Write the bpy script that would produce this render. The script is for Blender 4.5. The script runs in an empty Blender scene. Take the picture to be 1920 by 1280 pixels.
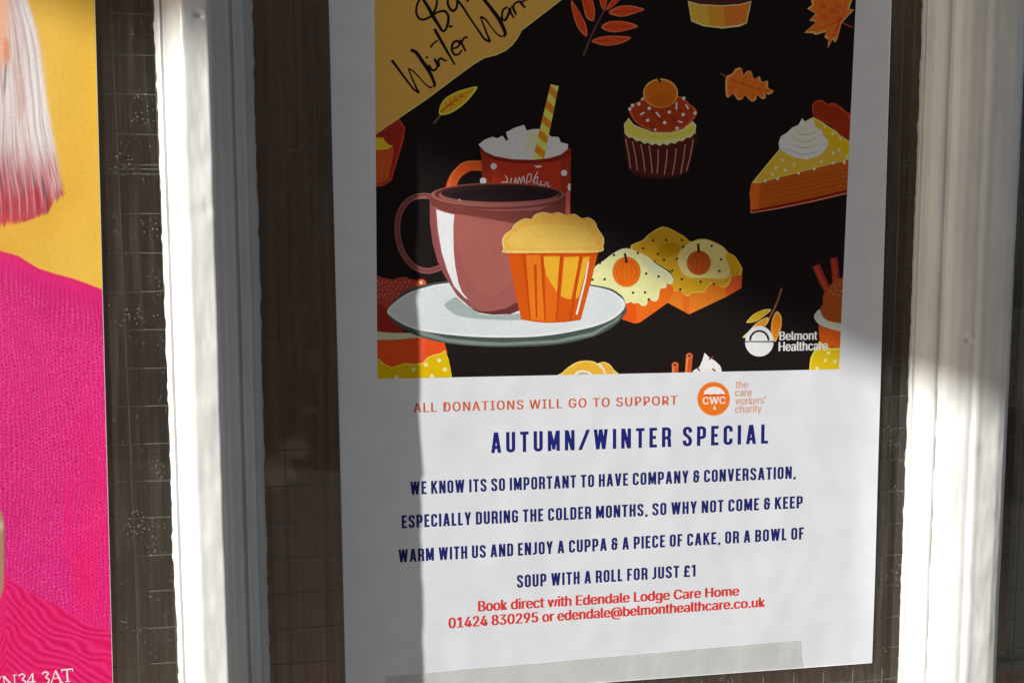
import bpy, math, os, random
import numpy as np
from mathutils import Vector, Matrix
from mathutils.geometry import tessellate_polygon

random.seed(7)
rng = np.random.default_rng(11)
S = bpy.context.scene
COL = S.collection

# ------------------------------------------------------------------ camera
# Wall frame: X to the right along the glass, Y into the room, Z up; the glass is the plane Y = 0.
F = 1400.0                                   # focal length in pixels of a 1920 wide frame
XC = np.array([9000., -130., F]); XC /= np.linalg.norm(XC)
DC = np.array([-255., 19760., F]); DC -= XC * DC.dot(XC); DC /= np.linalg.norm(DC)
NC = np.cross(XC, DC)
RC = np.stack([XC, NC, -DC], 1)              # world -> camera (x right, y down, z forward)
CAM = np.array([0., -0.2705, 0.])

cam = bpy.data.cameras.new('camera')
cam.sensor_width = 36.0
cam.lens = 36.0 * F / 1920.0
cam.clip_start = 0.01
cam.clip_end = 200.0
camo = bpy.data.objects.new('camera', cam)
COL.objects.link(camo)
rx, ry, rz = RC.T @ np.array([1., 0, 0]), RC.T @ np.array([0, -1., 0]), RC.T @ np.array([0, 0, -1.])
camo.matrix_world = Matrix(((rx[0], ry[0], rz[0], CAM[0]), (rx[1], ry[1], rz[1], CAM[1]),
                            (rx[2], ry[2], rz[2], CAM[2]), (0, 0, 0, 1)))
S.camera = camo

# ------------------------------------------------------------------ light
SUN = np.array([0.8621, 0.3189, -0.3938])    # direction the sunlight travels
SUN /= np.linalg.norm(SUN)
world = bpy.data.worlds.new('World')
S.world = world
world.use_nodes = True
nt = world.node_tree
nt.nodes.clear()
sky = nt.nodes.new('ShaderNodeTexSky')
sky.sky_type = 'NISHITA'
sky.sun_disc = False
sky.sun_elevation = math.asin(-SUN[2])
sky.sun_rotation = math.atan2(-SUN[0], -SUN[1])
sky.dust_density = 1.5
sky.ozone_density = 0.3
bg = nt.nodes.new('ShaderNodeBackground')
bg.inputs['Strength'].default_value = 0.056
out = nt.nodes.new('ShaderNodeOutputWorld')
nt.links.new(sky.outputs[0], bg.inputs['Color'])
nt.links.new(bg.outputs[0], out.inputs['Surface'])

sl = bpy.data.lights.new('sun', 'SUN')
sl.energy = 5.0
sl.angle = math.radians(0.53)
sl.color = (1.0, 0.99, 0.975)
so = bpy.data.objects.new('sun', sl)
COL.objects.link(so)
so.rotation_euler = Vector(SUN).to_track_quat('-Z', 'Y').to_euler()

S.view_settings.view_transform = 'Standard'
S.view_settings.look = 'None'
S.view_settings.gamma = 1.0
S.view_settings.use_curve_mapping = False
S.view_settings.exposure = 0.42

# ------------------------------------------------------------------ helpers
def at(px, py, Y):
    r = RC.T @ np.array([(px - 960) / F, (py - 640) / F, 1.0])
    return CAM + r * ((Y - CAM[1]) / r[1])

def lin(v):
    v = v / 255.0
    return v / 12.92 if v <= 0.04045 else ((v + 0.055) / 1.055) ** 2.4

def lit(r, g, b):                             # print colour read where the sun falls on the paper
    return tuple(min(0.88, lin(v) / 0.825) for v in (r, g, b))

def shd(r, g, b):                             # the same ink read in the shaded half
    return tuple(min(0.88, lin(v) / 0.20) for v in (r, g, b))

def mix(a, b, t):
    return tuple(x + (y - x) * t for x, y in zip(a, b))

def thing(name, label, cat, loc, group=None):
    o = bpy.data.objects.new(name, None)
    COL.objects.link(o)
    o.location = Vector(loc)
    o.empty_display_size = 0.02
    o['label'] = label
    o['category'] = cat
    if group: o['group'] = group
    return o

def root_loc(p):
    v = Vector((0, 0, 0))
    while p is not None:
        v = v + p.location
        p = p.parent
    return v

def mesh_obj(name, verts, faces, m, parent=None, smooth=False, cols=None, vcols=None):
    me = bpy.data.meshes.new(name)
    v = np.asarray(verts, float)
    if parent is not None:
        v = v - np.array(root_loc(parent))
    me.from_pydata(v.tolist(), [], [list(f) for f in faces])
    me.materials.append(m)
    if cols is not None:                      # one colour per face
        ca = me.color_attributes.new('Ink', 'FLOAT_COLOR', 'CORNER')
        n = np.array([len(f) for f in faces])
        c = np.repeat(np.asarray(cols, float), n, axis=0)
        c = np.concatenate([c, np.ones((len(c), 1))], 1).astype(np.float32)
        ca.data.foreach_set('color', c.ravel())
    if vcols is not None:
        ca = me.color_attributes.new('Ink', 'FLOAT_COLOR', 'POINT')
        c = np.concatenate([vcols, np.ones((len(vcols), 1))], 1).astype(np.float32)
        ca.data.foreach_set('color', c.ravel())
    if smooth:
        me.polygons.foreach_set('use_smooth', [True] * len(me.polygons))
    me.update()
    o = bpy.data.objects.new(name, me)
    COL.objects.link(o)
    if parent is not None:
        o.parent = parent
    return o

def box(x0, x1, y0, y1, z0, z1):
    v = [(x, y, z) for x in (x0, x1) for y in (y0, y1) for z in (z0, z1)]
    f = [(0, 1, 3, 2), (4, 6, 7, 5), (0, 4, 5, 1), (2, 3, 7, 6), (0, 2, 6, 4), (1, 5, 7, 3)]
    return v, f

_lat = rng.random((64, 64))
def vnoise(x, y):                             # value noise, numpy arrays
    x = np.asarray(x, float); y = np.asarray(y, float)
    xi = np.floor(x).astype(int); yi = np.floor(y).astype(int)
    fx = x - xi; fy = y - yi
    fx = fx * fx * (3 - 2 * fx); fy = fy * fy * (3 - 2 * fy)
    g = lambda a, b: _lat[a % 64, b % 64]
    return ((g(xi, yi) * (1 - fx) + g(xi + 1, yi) * fx) * (1 - fy) +
            (g(xi, yi + 1) * (1 - fx) + g(xi + 1, yi + 1) * fx) * fy)

def mat(name):
    m = bpy.data.materials.new(name)
    m.use_nodes = True
    t = m.node_tree
    return m, t, t.nodes['Principled BSDF']

def node(t, typ, **kw):
    n = t.nodes.new(typ)
    for k, v in kw.items():
        if k in n.inputs: n.inputs[k].default_value = v
        else: setattr(n, k, v)
    return n

def coords(t, scale):
    tc = node(t, 'ShaderNodeTexCoord')
    mp = node(t, 'ShaderNodeMapping')
    mp.inputs['Scale'].default_value = scale
    t.links.new(tc.outputs['Object'], mp.inputs['Vector'])
    return mp.outputs[0]

def bump(t, p, vec, scale, strength, dist, detail=4.0, ripple=0.0):
    n = node(t, 'ShaderNodeTexNoise', Scale=scale, Detail=detail)
    t.links.new(vec, n.inputs['Vector'])
    b = node(t, 'ShaderNodeBump', Strength=strength, Distance=dist)
    t.links.new(n.outputs['Fac'], b.inputs['Height'])
    if ripple:                                # slow waves of a damp-stretched sheet
        n2 = node(t, 'ShaderNodeTexNoise', Scale=26.0, Detail=2.0)
        t.links.new(vec, n2.inputs['Vector'])
        b2 = node(t, 'ShaderNodeBump', Strength=1.0, Distance=ripple)
        t.links.new(n2.outputs['Fac'], b2.inputs['Height'])
        t.links.new(b2.outputs[0], b.inputs['Normal'])
    t.links.new(b.outputs[0], p.inputs['Normal'])
    return n, b

# ------------------------------------------------------------------ materials
def paper_mat():
    m, t, p = mat('white_paper')
    v = coords(t, (1, 1, 1))
    n = node(t, 'ShaderNodeTexNoise', Scale=90.0, Detail=5.0)
    t.links.new(v, n.inputs['Vector'])
    r = node(t, 'ShaderNodeValToRGB')
    r.color_ramp.elements[0].position = 0.3; r.color_ramp.elements[0].color = (.745, .762, .79, 1)
    r.color_ramp.elements[1].position = 0.7; r.color_ramp.elements[1].color = (.80, .815, .84, 1)
    t.links.new(n.outputs['Fac'], r.inputs['Fac'])
    t.links.new(r.outputs[0], p.inputs['Base Color'])
    p.inputs['Roughness'].default_value = 0.75
    p.inputs['Specular IOR Level'].default_value = 0.2
    bump(t, p, v, 330.0, 0.5, 0.00006, 6.0, .0009)
    return m

def ink_mat(name, rough=0.65, spec=0.08, bumps=0.6):
    m, t, p = mat(name)
    a = node(t, 'ShaderNodeVertexColor', layer_name='Ink')
    v = coords(t, (1, 1, 1))
    n = node(t, 'ShaderNodeTexNoise', Scale=900.0, Detail=3.0)
    t.links.new(v, n.inputs['Vector'])
    mr = node(t, 'ShaderNodeMapRange')
    mr.inputs['To Min'].default_value = 0.86; mr.inputs['To Max'].default_value = 1.12
    t.links.new(n.outputs['Fac'], mr.inputs['Value'])
    mx = node(t, 'ShaderNodeVectorMath', operation='SCALE')
    t.links.new(a.outputs['Color'], mx.inputs[0]); t.links.new(mr.outputs[0], mx.inputs['Scale'])
    t.links.new(mx.outputs[0], p.inputs['Base Color'])
    p.inputs['Roughness'].default_value = rough
    p.inputs['Specular IOR Level'].default_value = spec
    bump(t, p, v, 330.0, bumps, 0.00006, 6.0, .0009)
    return m

def paint_mat():
    m, t, p = mat('white_gloss_paint')
    v = coords(t, (1, 1, 0.22))
    n = node(t, 'ShaderNodeTexNoise', Scale=140.0, Detail=6.0, Roughness=0.6)
    t.links.new(v, n.inputs['Vector'])
    r = node(t, 'ShaderNodeValToRGB')
    r.color_ramp.elements[0].position = 0.28; r.color_ramp.elements[0].color = (.60, .595, .57, 1)
    r.color_ramp.elements[1].position = 0.62; r.color_ramp.elements[1].color = (.71, .705, .67, 1)
    t.links.new(n.outputs['Fac'], r.inputs['Fac'])
    t.links.new(r.outputs[0], p.inputs['Base Color'])
    p.inputs['Roughness'].default_value = 0.32
    p.inputs['Specular IOR Level'].default_value = 0.5
    bump(t, p, v, 210.0, 0.5, 0.00035, 5.0)
    return m

def glass_mat(blot=None):
    m = bpy.data.materials.new('dusty_wired_glass')
    m.use_nodes = True
    t = m.node_tree
    t.nodes.clear()
    o = node(t, 'ShaderNodeOutputMaterial')
    tr = node(t, 'ShaderNodeBsdfTransparent'); tr.inputs[0].default_value = (.93, .95, .93, 1)
    gl = node(t, 'ShaderNodeBsdfGlossy', Roughness=0.015)
    ge = node(t, 'ShaderNodeNewGeometry')
    dt = node(t, 'ShaderNodeVectorMath', operation='DOT_PRODUCT')
    t.links.new(ge.outputs['Normal'], dt.inputs[0]); t.links.new(ge.outputs['Incoming'], dt.inputs[1])
    ab = node(t, 'ShaderNodeMath', operation='ABSOLUTE'); t.links.new(dt.outputs['Value'], ab.inputs[0])
    om = node(t, 'ShaderNodeMath', operation='SUBTRACT'); om.inputs[0].default_value = 1.0; t.links.new(ab.outputs[0], om.inputs[1])
    pw = node(t, 'ShaderNodeMath', operation='POWER'); pw.inputs[1].default_value = 5.0; t.links.new(om.outputs[0], pw.inputs[0])
    fr = node(t, 'ShaderNodeMath', operation='MULTIPLY_ADD'); fr.inputs[1].default_value = .96; fr.inputs[2].default_value = .035
    t.links.new(pw.outputs[0], fr.inputs[0])
    mx = node(t, 'ShaderNodeMixShader')
    t.links.new(fr.outputs[0], mx.inputs[0]); t.links.new(tr.outputs[0], mx.inputs[1]); t.links.new(gl.outputs[0], mx.inputs[2])
    df = node(t, 'ShaderNodeBsdfDiffuse'); df.inputs[0].default_value = (.60, .54, .46, 1)
    # grime: fine specks inside patches, plus long thin runs
    v = coords(t, (1, 1, 1))
    sp = node(t, 'ShaderNodeTexVoronoi', Scale=850.0); t.links.new(v, sp.inputs['Vector'])
    s1 = node(t, 'ShaderNodeMapRange'); s1.inputs['From Min'].default_value = .30; s1.inputs['From Max'].default_value = .12
    t.links.new(sp.outputs['Distance'], s1.inputs['Value'])
    pn = node(t, 'ShaderNodeTexNoise', Scale=130.0, Detail=4.0); t.links.new(v, pn.inputs['Vector'])
    p1 = node(t, 'ShaderNodeMapRange'); p1.inputs['From Min'].default_value = .50; p1.inputs['From Max'].default_value = .68
    t.links.new(pn.outputs['Fac'], p1.inputs['Value'])
    mul = node(t, 'ShaderNodeMath', operation='MULTIPLY'); t.links.new(s1.outputs[0], mul.inputs[0]); t.links.new(p1.outputs[0], mul.inputs[1])
    v2 = coords(t, (1, 1, 0.06))
    st = node(t, 'ShaderNodeTexNoise', Scale=420.0, Detail=3.0); t.links.new(v2, st.inputs['Vector'])
    s2 = node(t, 'ShaderNodeMapRange'); s2.inputs['From Min'].default_value = .50; s2.inputs['From Max'].default_value = .80
    s2.inputs['To Max'].default_value = .06
    t.links.new(st.outputs['Fac'], s2.inputs['Value'])
    sc = node(t, 'ShaderNodeMath', operation='MULTIPLY'); sc.inputs[1].default_value = .38
    t.links.new(mul.outputs[0], sc.inputs[0])
    ad = node(t, 'ShaderNodeMath', operation='ADD'); t.links.new(sc.outputs[0], ad.inputs[0]); t.links.new(s2.outputs[0], ad.inputs[1])
    ad2 = node(t, 'ShaderNodeMath', operation='ADD'); ad2.inputs[1].default_value = .034
    t.links.new(ad.outputs[0], ad2.inputs[0])
    m2 = node(t, 'ShaderNodeMixShader')
    t.links.new(ad2.outputs[0], m2.inputs[0]); t.links.new(mx.outputs[0], m2.inputs[1]); t.links.new(df.outputs[0], m2.inputs[2])
    t.links.new(m2.outputs[0], o.inputs['Surface'])
    return m

def wire_mat():
    m, t, p = mat('dull_steel_wire')
    p.inputs['Base Color'].default_value = (.15, .138, .115, 1)
    p.inputs['Roughness'].default_value = 0.5
    p.inputs['Specular IOR Level'].default_value = 0.3
    v = coords(t, (1, 1, 1))
    bump(t, p, v, 900.0, 0.4, 0.0002)
    return m

def panel_mat():
    m, t, p = mat('dark_brown_wood')
    v = coords(t, (1, 1, 0.02))
    n = node(t, 'ShaderNodeTexNoise', Scale=420.0, Detail=6.0, Roughness=0.65); t.links.new(v, n.inputs['Vector'])
    r = node(t, 'ShaderNodeValToRGB')
    r.color_ramp.elements[0].position = 0.36; r.color_ramp.elements[0].color = (.23, .13, .085, 1)
    r.color_ramp.elements[1].position = 0.68; r.color_ramp.elements[1].color = (.42, .25, .168, 1)
    t.links.new(n.outputs['Fac'], r.inputs['Fac'])
    last = r.outputs[0]
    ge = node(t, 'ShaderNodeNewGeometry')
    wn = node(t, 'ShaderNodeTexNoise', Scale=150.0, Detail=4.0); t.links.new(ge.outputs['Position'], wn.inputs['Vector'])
    for px, py, sx, sz, am in ((518, 884, .0095, .0085, .85), (550, 842, .0080, .0055, .9), (588, 672, .0030, .0050, .35), (580, 768, .0040, .0022, .4)):  # pinkish reflection in the glass, painted as pale patches on the wood
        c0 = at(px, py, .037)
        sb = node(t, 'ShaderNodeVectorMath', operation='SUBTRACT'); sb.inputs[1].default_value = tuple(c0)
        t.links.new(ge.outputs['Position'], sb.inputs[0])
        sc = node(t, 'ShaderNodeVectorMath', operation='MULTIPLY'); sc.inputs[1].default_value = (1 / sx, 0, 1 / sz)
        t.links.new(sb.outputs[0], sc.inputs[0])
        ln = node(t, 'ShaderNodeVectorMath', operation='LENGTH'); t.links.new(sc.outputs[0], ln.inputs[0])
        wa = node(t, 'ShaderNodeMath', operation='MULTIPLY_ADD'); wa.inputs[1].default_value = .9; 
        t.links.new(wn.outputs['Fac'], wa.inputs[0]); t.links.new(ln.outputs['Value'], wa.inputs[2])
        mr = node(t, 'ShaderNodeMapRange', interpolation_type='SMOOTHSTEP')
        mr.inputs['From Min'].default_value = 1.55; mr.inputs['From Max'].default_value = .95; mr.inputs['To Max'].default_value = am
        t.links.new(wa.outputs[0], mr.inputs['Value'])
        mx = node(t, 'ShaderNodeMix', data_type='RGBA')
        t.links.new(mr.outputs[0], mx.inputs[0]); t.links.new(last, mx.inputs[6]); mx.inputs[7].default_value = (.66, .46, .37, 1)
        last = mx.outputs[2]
    t.links.new(last, p.inputs['Base Color'])
    p.inputs['Roughness'].default_value = 0.85
    p.inputs['Specular IOR Level'].default_value = 0.1
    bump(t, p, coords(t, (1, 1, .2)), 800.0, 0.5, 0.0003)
    return m

def plain(name, c, rough=0.6, spec=0.3, nscale=120.0, var=0.15, bmp=0.0004):
    m, t, p = mat(name)
    v = coords(t, (1, 1, 1))
    n = node(t, 'ShaderNodeTexNoise', Scale=nscale, Detail=6.0); t.links.new(v, n.inputs['Vector'])
    r = node(t, 'ShaderNodeValToRGB')
    r.color_ramp.elements[0].position = .3; r.color_ramp.elements[0].color = tuple(x * (1 - var) for x in c) + (1,)
    r.color_ramp.elements[1].position = .7; r.color_ramp.elements[1].color = tuple(min(.9, x * (1 + var)) for x in c) + (1,)
    t.links.new(n.outputs['Fac'], r.inputs['Fac']); t.links.new(r.outputs[0], p.inputs['Base Color'])
    p.inputs['Roughness'].default_value = rough
    p.inputs['Specular IOR Level'].default_value = spec
    bump(t, p, v, nscale * 3, 0.5, bmp)
    return m

def tape_mat():
    m = bpy.data.materials.new('clear_sticky_tape')
    m.use_nodes = True
    t = m.node_tree
    p = t.nodes['Principled BSDF']
    v = coords(t, (1, 1, .35))
    n = node(t, 'ShaderNodeTexNoise', Scale=160.0, Detail=5.0); t.links.new(v, n.inputs['Vector'])
    r = node(t, 'ShaderNodeValToRGB')
    r.color_ramp.elements[0].position = .32; r.color_ramp.elements[0].color = (.66, .665, .60, 1)
    r.color_ramp.elements[1].position = .66; r.color_ramp.elements[1].color = (.77, .77, .72, 1)
    t.links.new(n.outputs['Fac'], r.inputs['Fac']); t.links.new(r.outputs[0], p.inputs['Base Color'])
    p.inputs['Roughness'].default_value = .3
    bump(t, p, v, 150.0, .7, .0003)
    tr = node(t, 'ShaderNodeBsdfTransparent')
    mx = node(t, 'ShaderNodeMixShader'); mx.inputs[0].default_value = .3
    t.links.new(tr.outputs[0], mx.inputs[1]); t.links.new(p.outputs[0], mx.inputs[2])
    t.links.new(mx.outputs[0], t.nodes['Material Output'].inputs['Surface'])
    return m

M_PAPER, M_INK, M_PAINT = paper_mat(), ink_mat('printed_ink'), paint_mat()
M_GLOSSY = ink_mat('glossy_photo_print', 0.45, 0.25, 0.35)
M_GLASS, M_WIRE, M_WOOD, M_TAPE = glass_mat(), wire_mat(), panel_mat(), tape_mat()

# ------------------------------------------------------------------ ground and two unseen additions: a wall against the sky, a board shading the top
gv, gf = box(-40, 40, -40, 40, -1.46, -1.36)
g = mesh_obj('pavement', gv, gf, plain('warm_paving', (.22, .20, .18), .8, .2, 8.0, .2, .002))
g['kind'] = 'structure'

bw = thing('sky_block_wall', 'unseen red brick wall added opposite the window to keep sky out of the glass', 'wall', (0, -7, -1.36))
bv, bf = box(-5, 6, -7.25, -7.0, -1.36, 3.4)  # unseen wall added to cut sky light and its reflection in the panes
mb, tb, pbr = mat('sky_block_brick')
vb = coords(tb, (1, 1, 1))
sw = node(tb, 'ShaderNodeSeparateXYZ'); cb = node(tb, 'ShaderNodeCombineXYZ')
tb.links.new(vb, sw.inputs[0]); tb.links.new(sw.outputs[0], cb.inputs[0]); tb.links.new(sw.outputs[2], cb.inputs[1])
bt = node(tb, 'ShaderNodeTexBrick', Scale=1.0)
bt.inputs['Color1'].default_value = (.20, .09, .055, 1); bt.inputs['Color2'].default_value = (.13, .055, .035, 1); bt.inputs['Mortar'].default_value = (.25, .22, .18, 1)
bt.inputs['Brick Width'].default_value = .225; bt.inputs['Row Height'].default_value = .075; bt.inputs['Mortar Size'].default_value = .008
tb.links.new(cb.outputs[0], bt.inputs['Vector']); tb.links.new(bt.outputs['Color'], pbr.inputs['Base Color'])
pbr.inputs['Roughness'].default_value = .9
mesh_obj('sky_block_brickwork', bv, bf, mb, bw)
bv, bf = box(-5.03, 6.03, -7.3, -6.95, 3.402, 3.48)
mesh_obj('sky_block_coping', bv, bf, plain('sky_block_stone', (.3, .29, .27), .8, .2, 6.0), bw)

YP = -0.0036                                  # outer face of the sheets stuck on the glass
A, B = at(850, 335, YP), at(1640, 690, YP)
e = (B - A) / np.linalg.norm(B - A)
back = -SUN * 2.4
up = np.cross(SUN, e); up /= np.linalg.norm(up)
if up[2] < 0: up = -up
q0, q1 = A + back - e * .4, A + back + e * 0.75  # unseen board, added and angled to cast the diagonal shade
th = SUN * 0.02
bv = [q0, q1, q1 + up * .5, q0 + up * .5]
bv = bv + [p - th for p in bv]
caster = thing('shade_caster', 'unseen sloping board added above and left of the window to cast the diagonal shade', 'light_blocker', bv[0])
mesh_obj('caster_board', bv, [(0, 1, 2, 3), (7, 6, 5, 4), (0, 4, 5, 1), (1, 5, 6, 2), (2, 6, 7, 3), (3, 7, 4, 0)],
         plain('dark_green_caster', (.05, .09, .07), .8), caster)
tv = q0 + up * .5
bx, bf = box(tv[0] - .02, tv[0] + .02, tv[1], .12, tv[2] - .02, tv[2] + .02)  # arm added to carry the unseen board
mesh_obj('caster_arm', bx, bf, plain('caster_black_iron', (.03, .03, .03), .5), caster)

# ------------------------------------------------------------------ the window: bars, wired panes
win = thing('shop_window', 'white painted shopfront window of wired glass with two moulded upright bars', 'window', (0.05, 0, -0.2))
ZT, ZB = 0.26, -0.21
def bar(name, prof, seed, rough, tail=(), deep=1.0, dents=()):
    """prof: (pixel x at row 640, depth in mm) of each moulding line; the bar is straight and upright."""
    P = [(at(px, 640, -d * deep / 1000.0)[0], -d * deep / 1000.0) for px, d in prof]
    P += [(P[-1][0] + dx / 1000.0, -d / 1000.0) for dx, d in tail]
    Q = []
    for (x0, y0), (x1, y1) in zip(P[:-1], P[1:]):
        n = max(1, int(math.hypot(x1 - x0, y1 - y0) / 0.0006))
        Q += [(x0 + (x1 - x0) * k / n, y0 + (y1 - y0) * k / n) for k in range(n)]
    Q.append(P[-1])
    Q = np.array(Q)
    nz = 860
    Z = np.linspace(ZT, ZB, nz)
    U, W = np.meshgrid(np.arange(len(Q)), Z)
    X = np.tile(Q[:, 0], (nz, 1)); Y = np.tile(Q[:, 1], (nz, 1))
    # brush marks and lumps in old paint, slow wander of the whole bar
    wander = (vnoise(Z * 14 + seed, Z * 0 + 3.1) - .5)[:, None] * .0003
    lump = (vnoise(X * 260 + seed, W * 90) - .5) * .00030 + (vnoise(X * 700 + seed, W * 160 + 9) - .5) * .00012
    Y = Y - lump * rough
    X = X + wander + (vnoise(X * 300 + 5, W * 70 + seed) - .5) * .00012 * rough
    for px, py, rad, dep in dents:
        c = at(px, py, -.024)
        g2 = np.exp(-((X - c[0]) / rad) ** 2 - ((W - c[2]) / (rad * .8)) ** 2)
        Y = Y + g2 * dep
    # uneven paint line where the moulding meets the glass
    k = np.arange(len(Q))
    wl = np.exp(-k / 2.0); wr = np.exp(-(len(Q) - 1 - k) / 2.0)
    ed = (vnoise(Z * 130 + seed, Z * 0 + .4) - .5) * .0006 + (vnoise(Z * 420 + seed, Z * 0 + 2.4) - .5) * .0007
    ed2 = (vnoise(Z * 90 + seed + 31, Z * 0 + .4) - .5) * .0006 + (vnoise(Z * 320 + seed, Z * 0 + 7.4) - .5) * .0006
    X = X + ed[:, None] * wl[None, :] + ed2[:, None] * wr[None, :]
    verts = np.stack([X, Y, W], -1).reshape(-1, 3)
    n = len(Q)
    faces = [(j * n + i, (j + 1) * n + i, (j + 1) * n + i + 1, j * n + i + 1) for j in range(nz - 1) for i in range(n - 1)]
    o = mesh_obj(name, verts, faces, M_PAINT, win, smooth=True)
    return o, P[0][0], P[-1][0]

D = 20.5
lb, lx0, lx1 = bar('glazing_bar', [
    (311, 2.4), (312, 4.4), (316, 5.6), (322, 6.4), (325, 6.0), (328, 8.5), (334, 13), (341, 16), (348, 18),
    (351, 18.6), (354, 19.4), (359, 19.9), (364, 20.1), (367, 20.15), (372, 20.2), (390, 20.5), (408, 20.8), (414, 20.3),
    (418, 18.6), (421, 15.2), (425, 14.8), (430, 13.8), (440, 11.2), (449, 9.6), (453, 10.2), (457, 9.4), (466, 7.2),
    (474, 5.9), (479, 6.2), (483, 4.6), (488, 3.3), (490, 1.9)], 3.0, 1.0, deep=1.3, dents=((378, 35, .0011, .0012), (386, 32, .0016, -.0005), (392, 395, .003, .00035), (398, 300, .0045, .0003), (385, 640, .005, .0003), (400, 760, .004, -.0003), (400, 900, .005, .0003), (384, 1120, .005, .0003), (396, 1010, .004, -.00025)))
lb['label'] = 'moulded bar with lumpy white paint, sunlit to the upper end'
rb, rx0, rx1 = bar('glazing_bar', [
    (1706, 2.4), (1707, 4.4), (1712, 6.2), (1718, 6.0), (1724, 7.6), (1735, 9.6), (1750, 11.6), (1758, 12.4), (1762, 11.9),
    (1766, 13.4), (1780, 15.6), (1800, 17.8), (1818, 19), (1828, 19.3), (1833, 19.9), (1839, 20.3), (1844, 20.3),
    (1848, 20.25), (1862, 20.5), (1880, 20.7), (1891, 20.2), (1896, 18.8)], 17.0, 0.8,
    tail=((.6, 15), (3, 11), (5, 9.6), (6, 9.8), (8, 6), (9.4, 2.4)), dents=((1836, 641, .0009, .0012), (1838, 630, .0013, -.0005), (1866, 850, .004, .0003), (1860, 960, .0045, -.0003), (1862, 1100, .005, .0003), (1862, 1200, .004, -.0002)))
rb['label'] = 'moulded bar in shade along its upper half'

def pane(x0, x1, px_ref, py_ref, seed):
    v, f = box(x0, x1, -.003, .003, ZB, ZT)
    o = mesh_obj('glass_pane', v, f, M_GLASS, win)
    ref = at(px_ref, py_ref, 0)
    pitch, r, ns = .0131, .00024, 6
    V, Fc = [], []
    rr = np.random.default_rng(seed)
    def tube(path):
        b = len(V)
        p = np.array(path)
        for i in range(len(p)):
            t = p[min(i + 1, len(p) - 1)] - p[max(i - 1, 0)]
            t /= np.linalg.norm(t)
            a = np.cross(t, [0, 1., 0]); a /= np.linalg.norm(a)
            c = np.cross(t, a)
            for k in range(ns):
                an = 2 * math.pi * k / ns
                V.append(p[i] + r * (math.cos(an) * a + math.sin(an) * c))
        for i in range(len(p) - 1):
            for k in range(ns):
                Fc.append((b + i * ns + k, b + i * ns + (k + 1) % ns, b + (i + 1) * ns + (k + 1) % ns, b + (i + 1) * ns + k))
    k0 = math.ceil((x0 - ref[0]) / pitch)
    for k in range(k0, int((x1 - ref[0]) / pitch) + 1):
        x = ref[0] + k * pitch
        ph = rr.random() * 60
        zs = np.linspace(ZT - .002, ZB + .002, 160)
        xs = x + (vnoise(zs * 40 + ph, zs * 0 + 1) - .5) * .0004 + (vnoise(zs * 150 + ph, zs * 0 + 6) - .5) * .00012
        ys = (vnoise(zs * 60 + ph, zs * 0 + 4) - .5) * .0006
        tube(np.stack([xs, ys, zs], 1))
    k0 = math.ceil((ZB - ref[2]) / pitch)
    for k in range(k0, int((ZT - ref[2]) / pitch) + 1):
        z = ref[2] + k * pitch
        ph = rr.random() * 60
        xs = np.linspace(x0 + .001, x1 - .001, max(12, int((x1 - x0) / .0025)))
        zs = z + (vnoise(xs * 50 + ph, xs * 0 + 2) - .5) * .0004 + (vnoise(xs * 150 + ph, xs * 0 + 8) - .5) * .00012
        ys = .0005 + (vnoise(xs * 60 + ph, xs * 0 + 5) - .5) * .0006
        tube(np.stack([xs, ys, zs], 1))
    if seed == 1:                             # two stray doubled strands
        for yy, x_a, x_b in ((309, 200, 300), (317, 198, 302)):
            pa, pb = at(x_a, yy, .0009), at(x_b, yy + 1, .0009)
            r = .0003
            tube([pa + (pb - pa) * k / 20 for k in range(21)])
    mesh_obj('wire_mesh', V, Fc, M_WIRE, o, smooth=True)
    return o
pane(-.42, lx0 + .003, 228, 474, 1)
pane(lx1 - .003, rx0 + .003, 531, 706, 2)
pane(rx1 - .003, rx1 + .22, 1925, 700, 3)

# ------------------------------------------------------------------ dark wooden panel behind the glass
xs = np.arange(-.46, .62, .0012)
zs = np.linspace(ZB - .04, ZT + .04, 24)
fold = (vnoise(xs * 90, xs * 0 + 3) - .5) * .0003 + (vnoise(xs * 230, xs * 0 + 8) - .5) * .0002
GX, GZ = np.meshgrid(xs, zs)
GY = .037 + fold[None, :] + (vnoise(GX * 30, GZ * 6) - .5) * .0004
verts = np.stack([GX, GY, GZ], -1).reshape(-1, 3)
n = len(xs)
faces = [(j * n + i, (j + 1) * n + i, (j + 1) * n + i + 1, j * n + i + 1) for j in range(len(zs) - 1) for i in range(n - 1)]
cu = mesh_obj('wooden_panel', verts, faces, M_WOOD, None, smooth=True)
cu['label'] = 'dark brown wooden panel with fine upright grain, close behind the wired glass'
cu['category'] = 'panel'

# grey board with a moulded foot behind the pane at the right edge of the view
pb = thing('grey_board', 'dull grey board with a moulded foot behind the glass right of the shaded bar', 'board', at(1915, 1240, .005))
M_GREY = plain('dull_grey_paint', (.25, .24, .22), .6)
a0, a1, a2 = at(1905, 850, .005), at(1893, 1235, .005), at(1893, 1240, .005)
v, f = box(a1[0], a1[0] + .16, .005, .0075, a1[2], .16)
mesh_obj('board_panel', v, f, M_GREY, pb)
v, f = box(a1[0] - .006, a1[0] + .16, .0035, .0085, a1[2] - .0045, a1[2] - .0003)
mesh_obj('foot_moulding', v, f, M_GREY, pb)
# ------------------------------------------------------------------ flat printing on the sheets
LAY = [0]
LSTEP = 3e-7
def nexty(k=1):
    LAY[0] += k
    return YP - 1e-5 - LAY[0] * LSTEP

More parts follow.
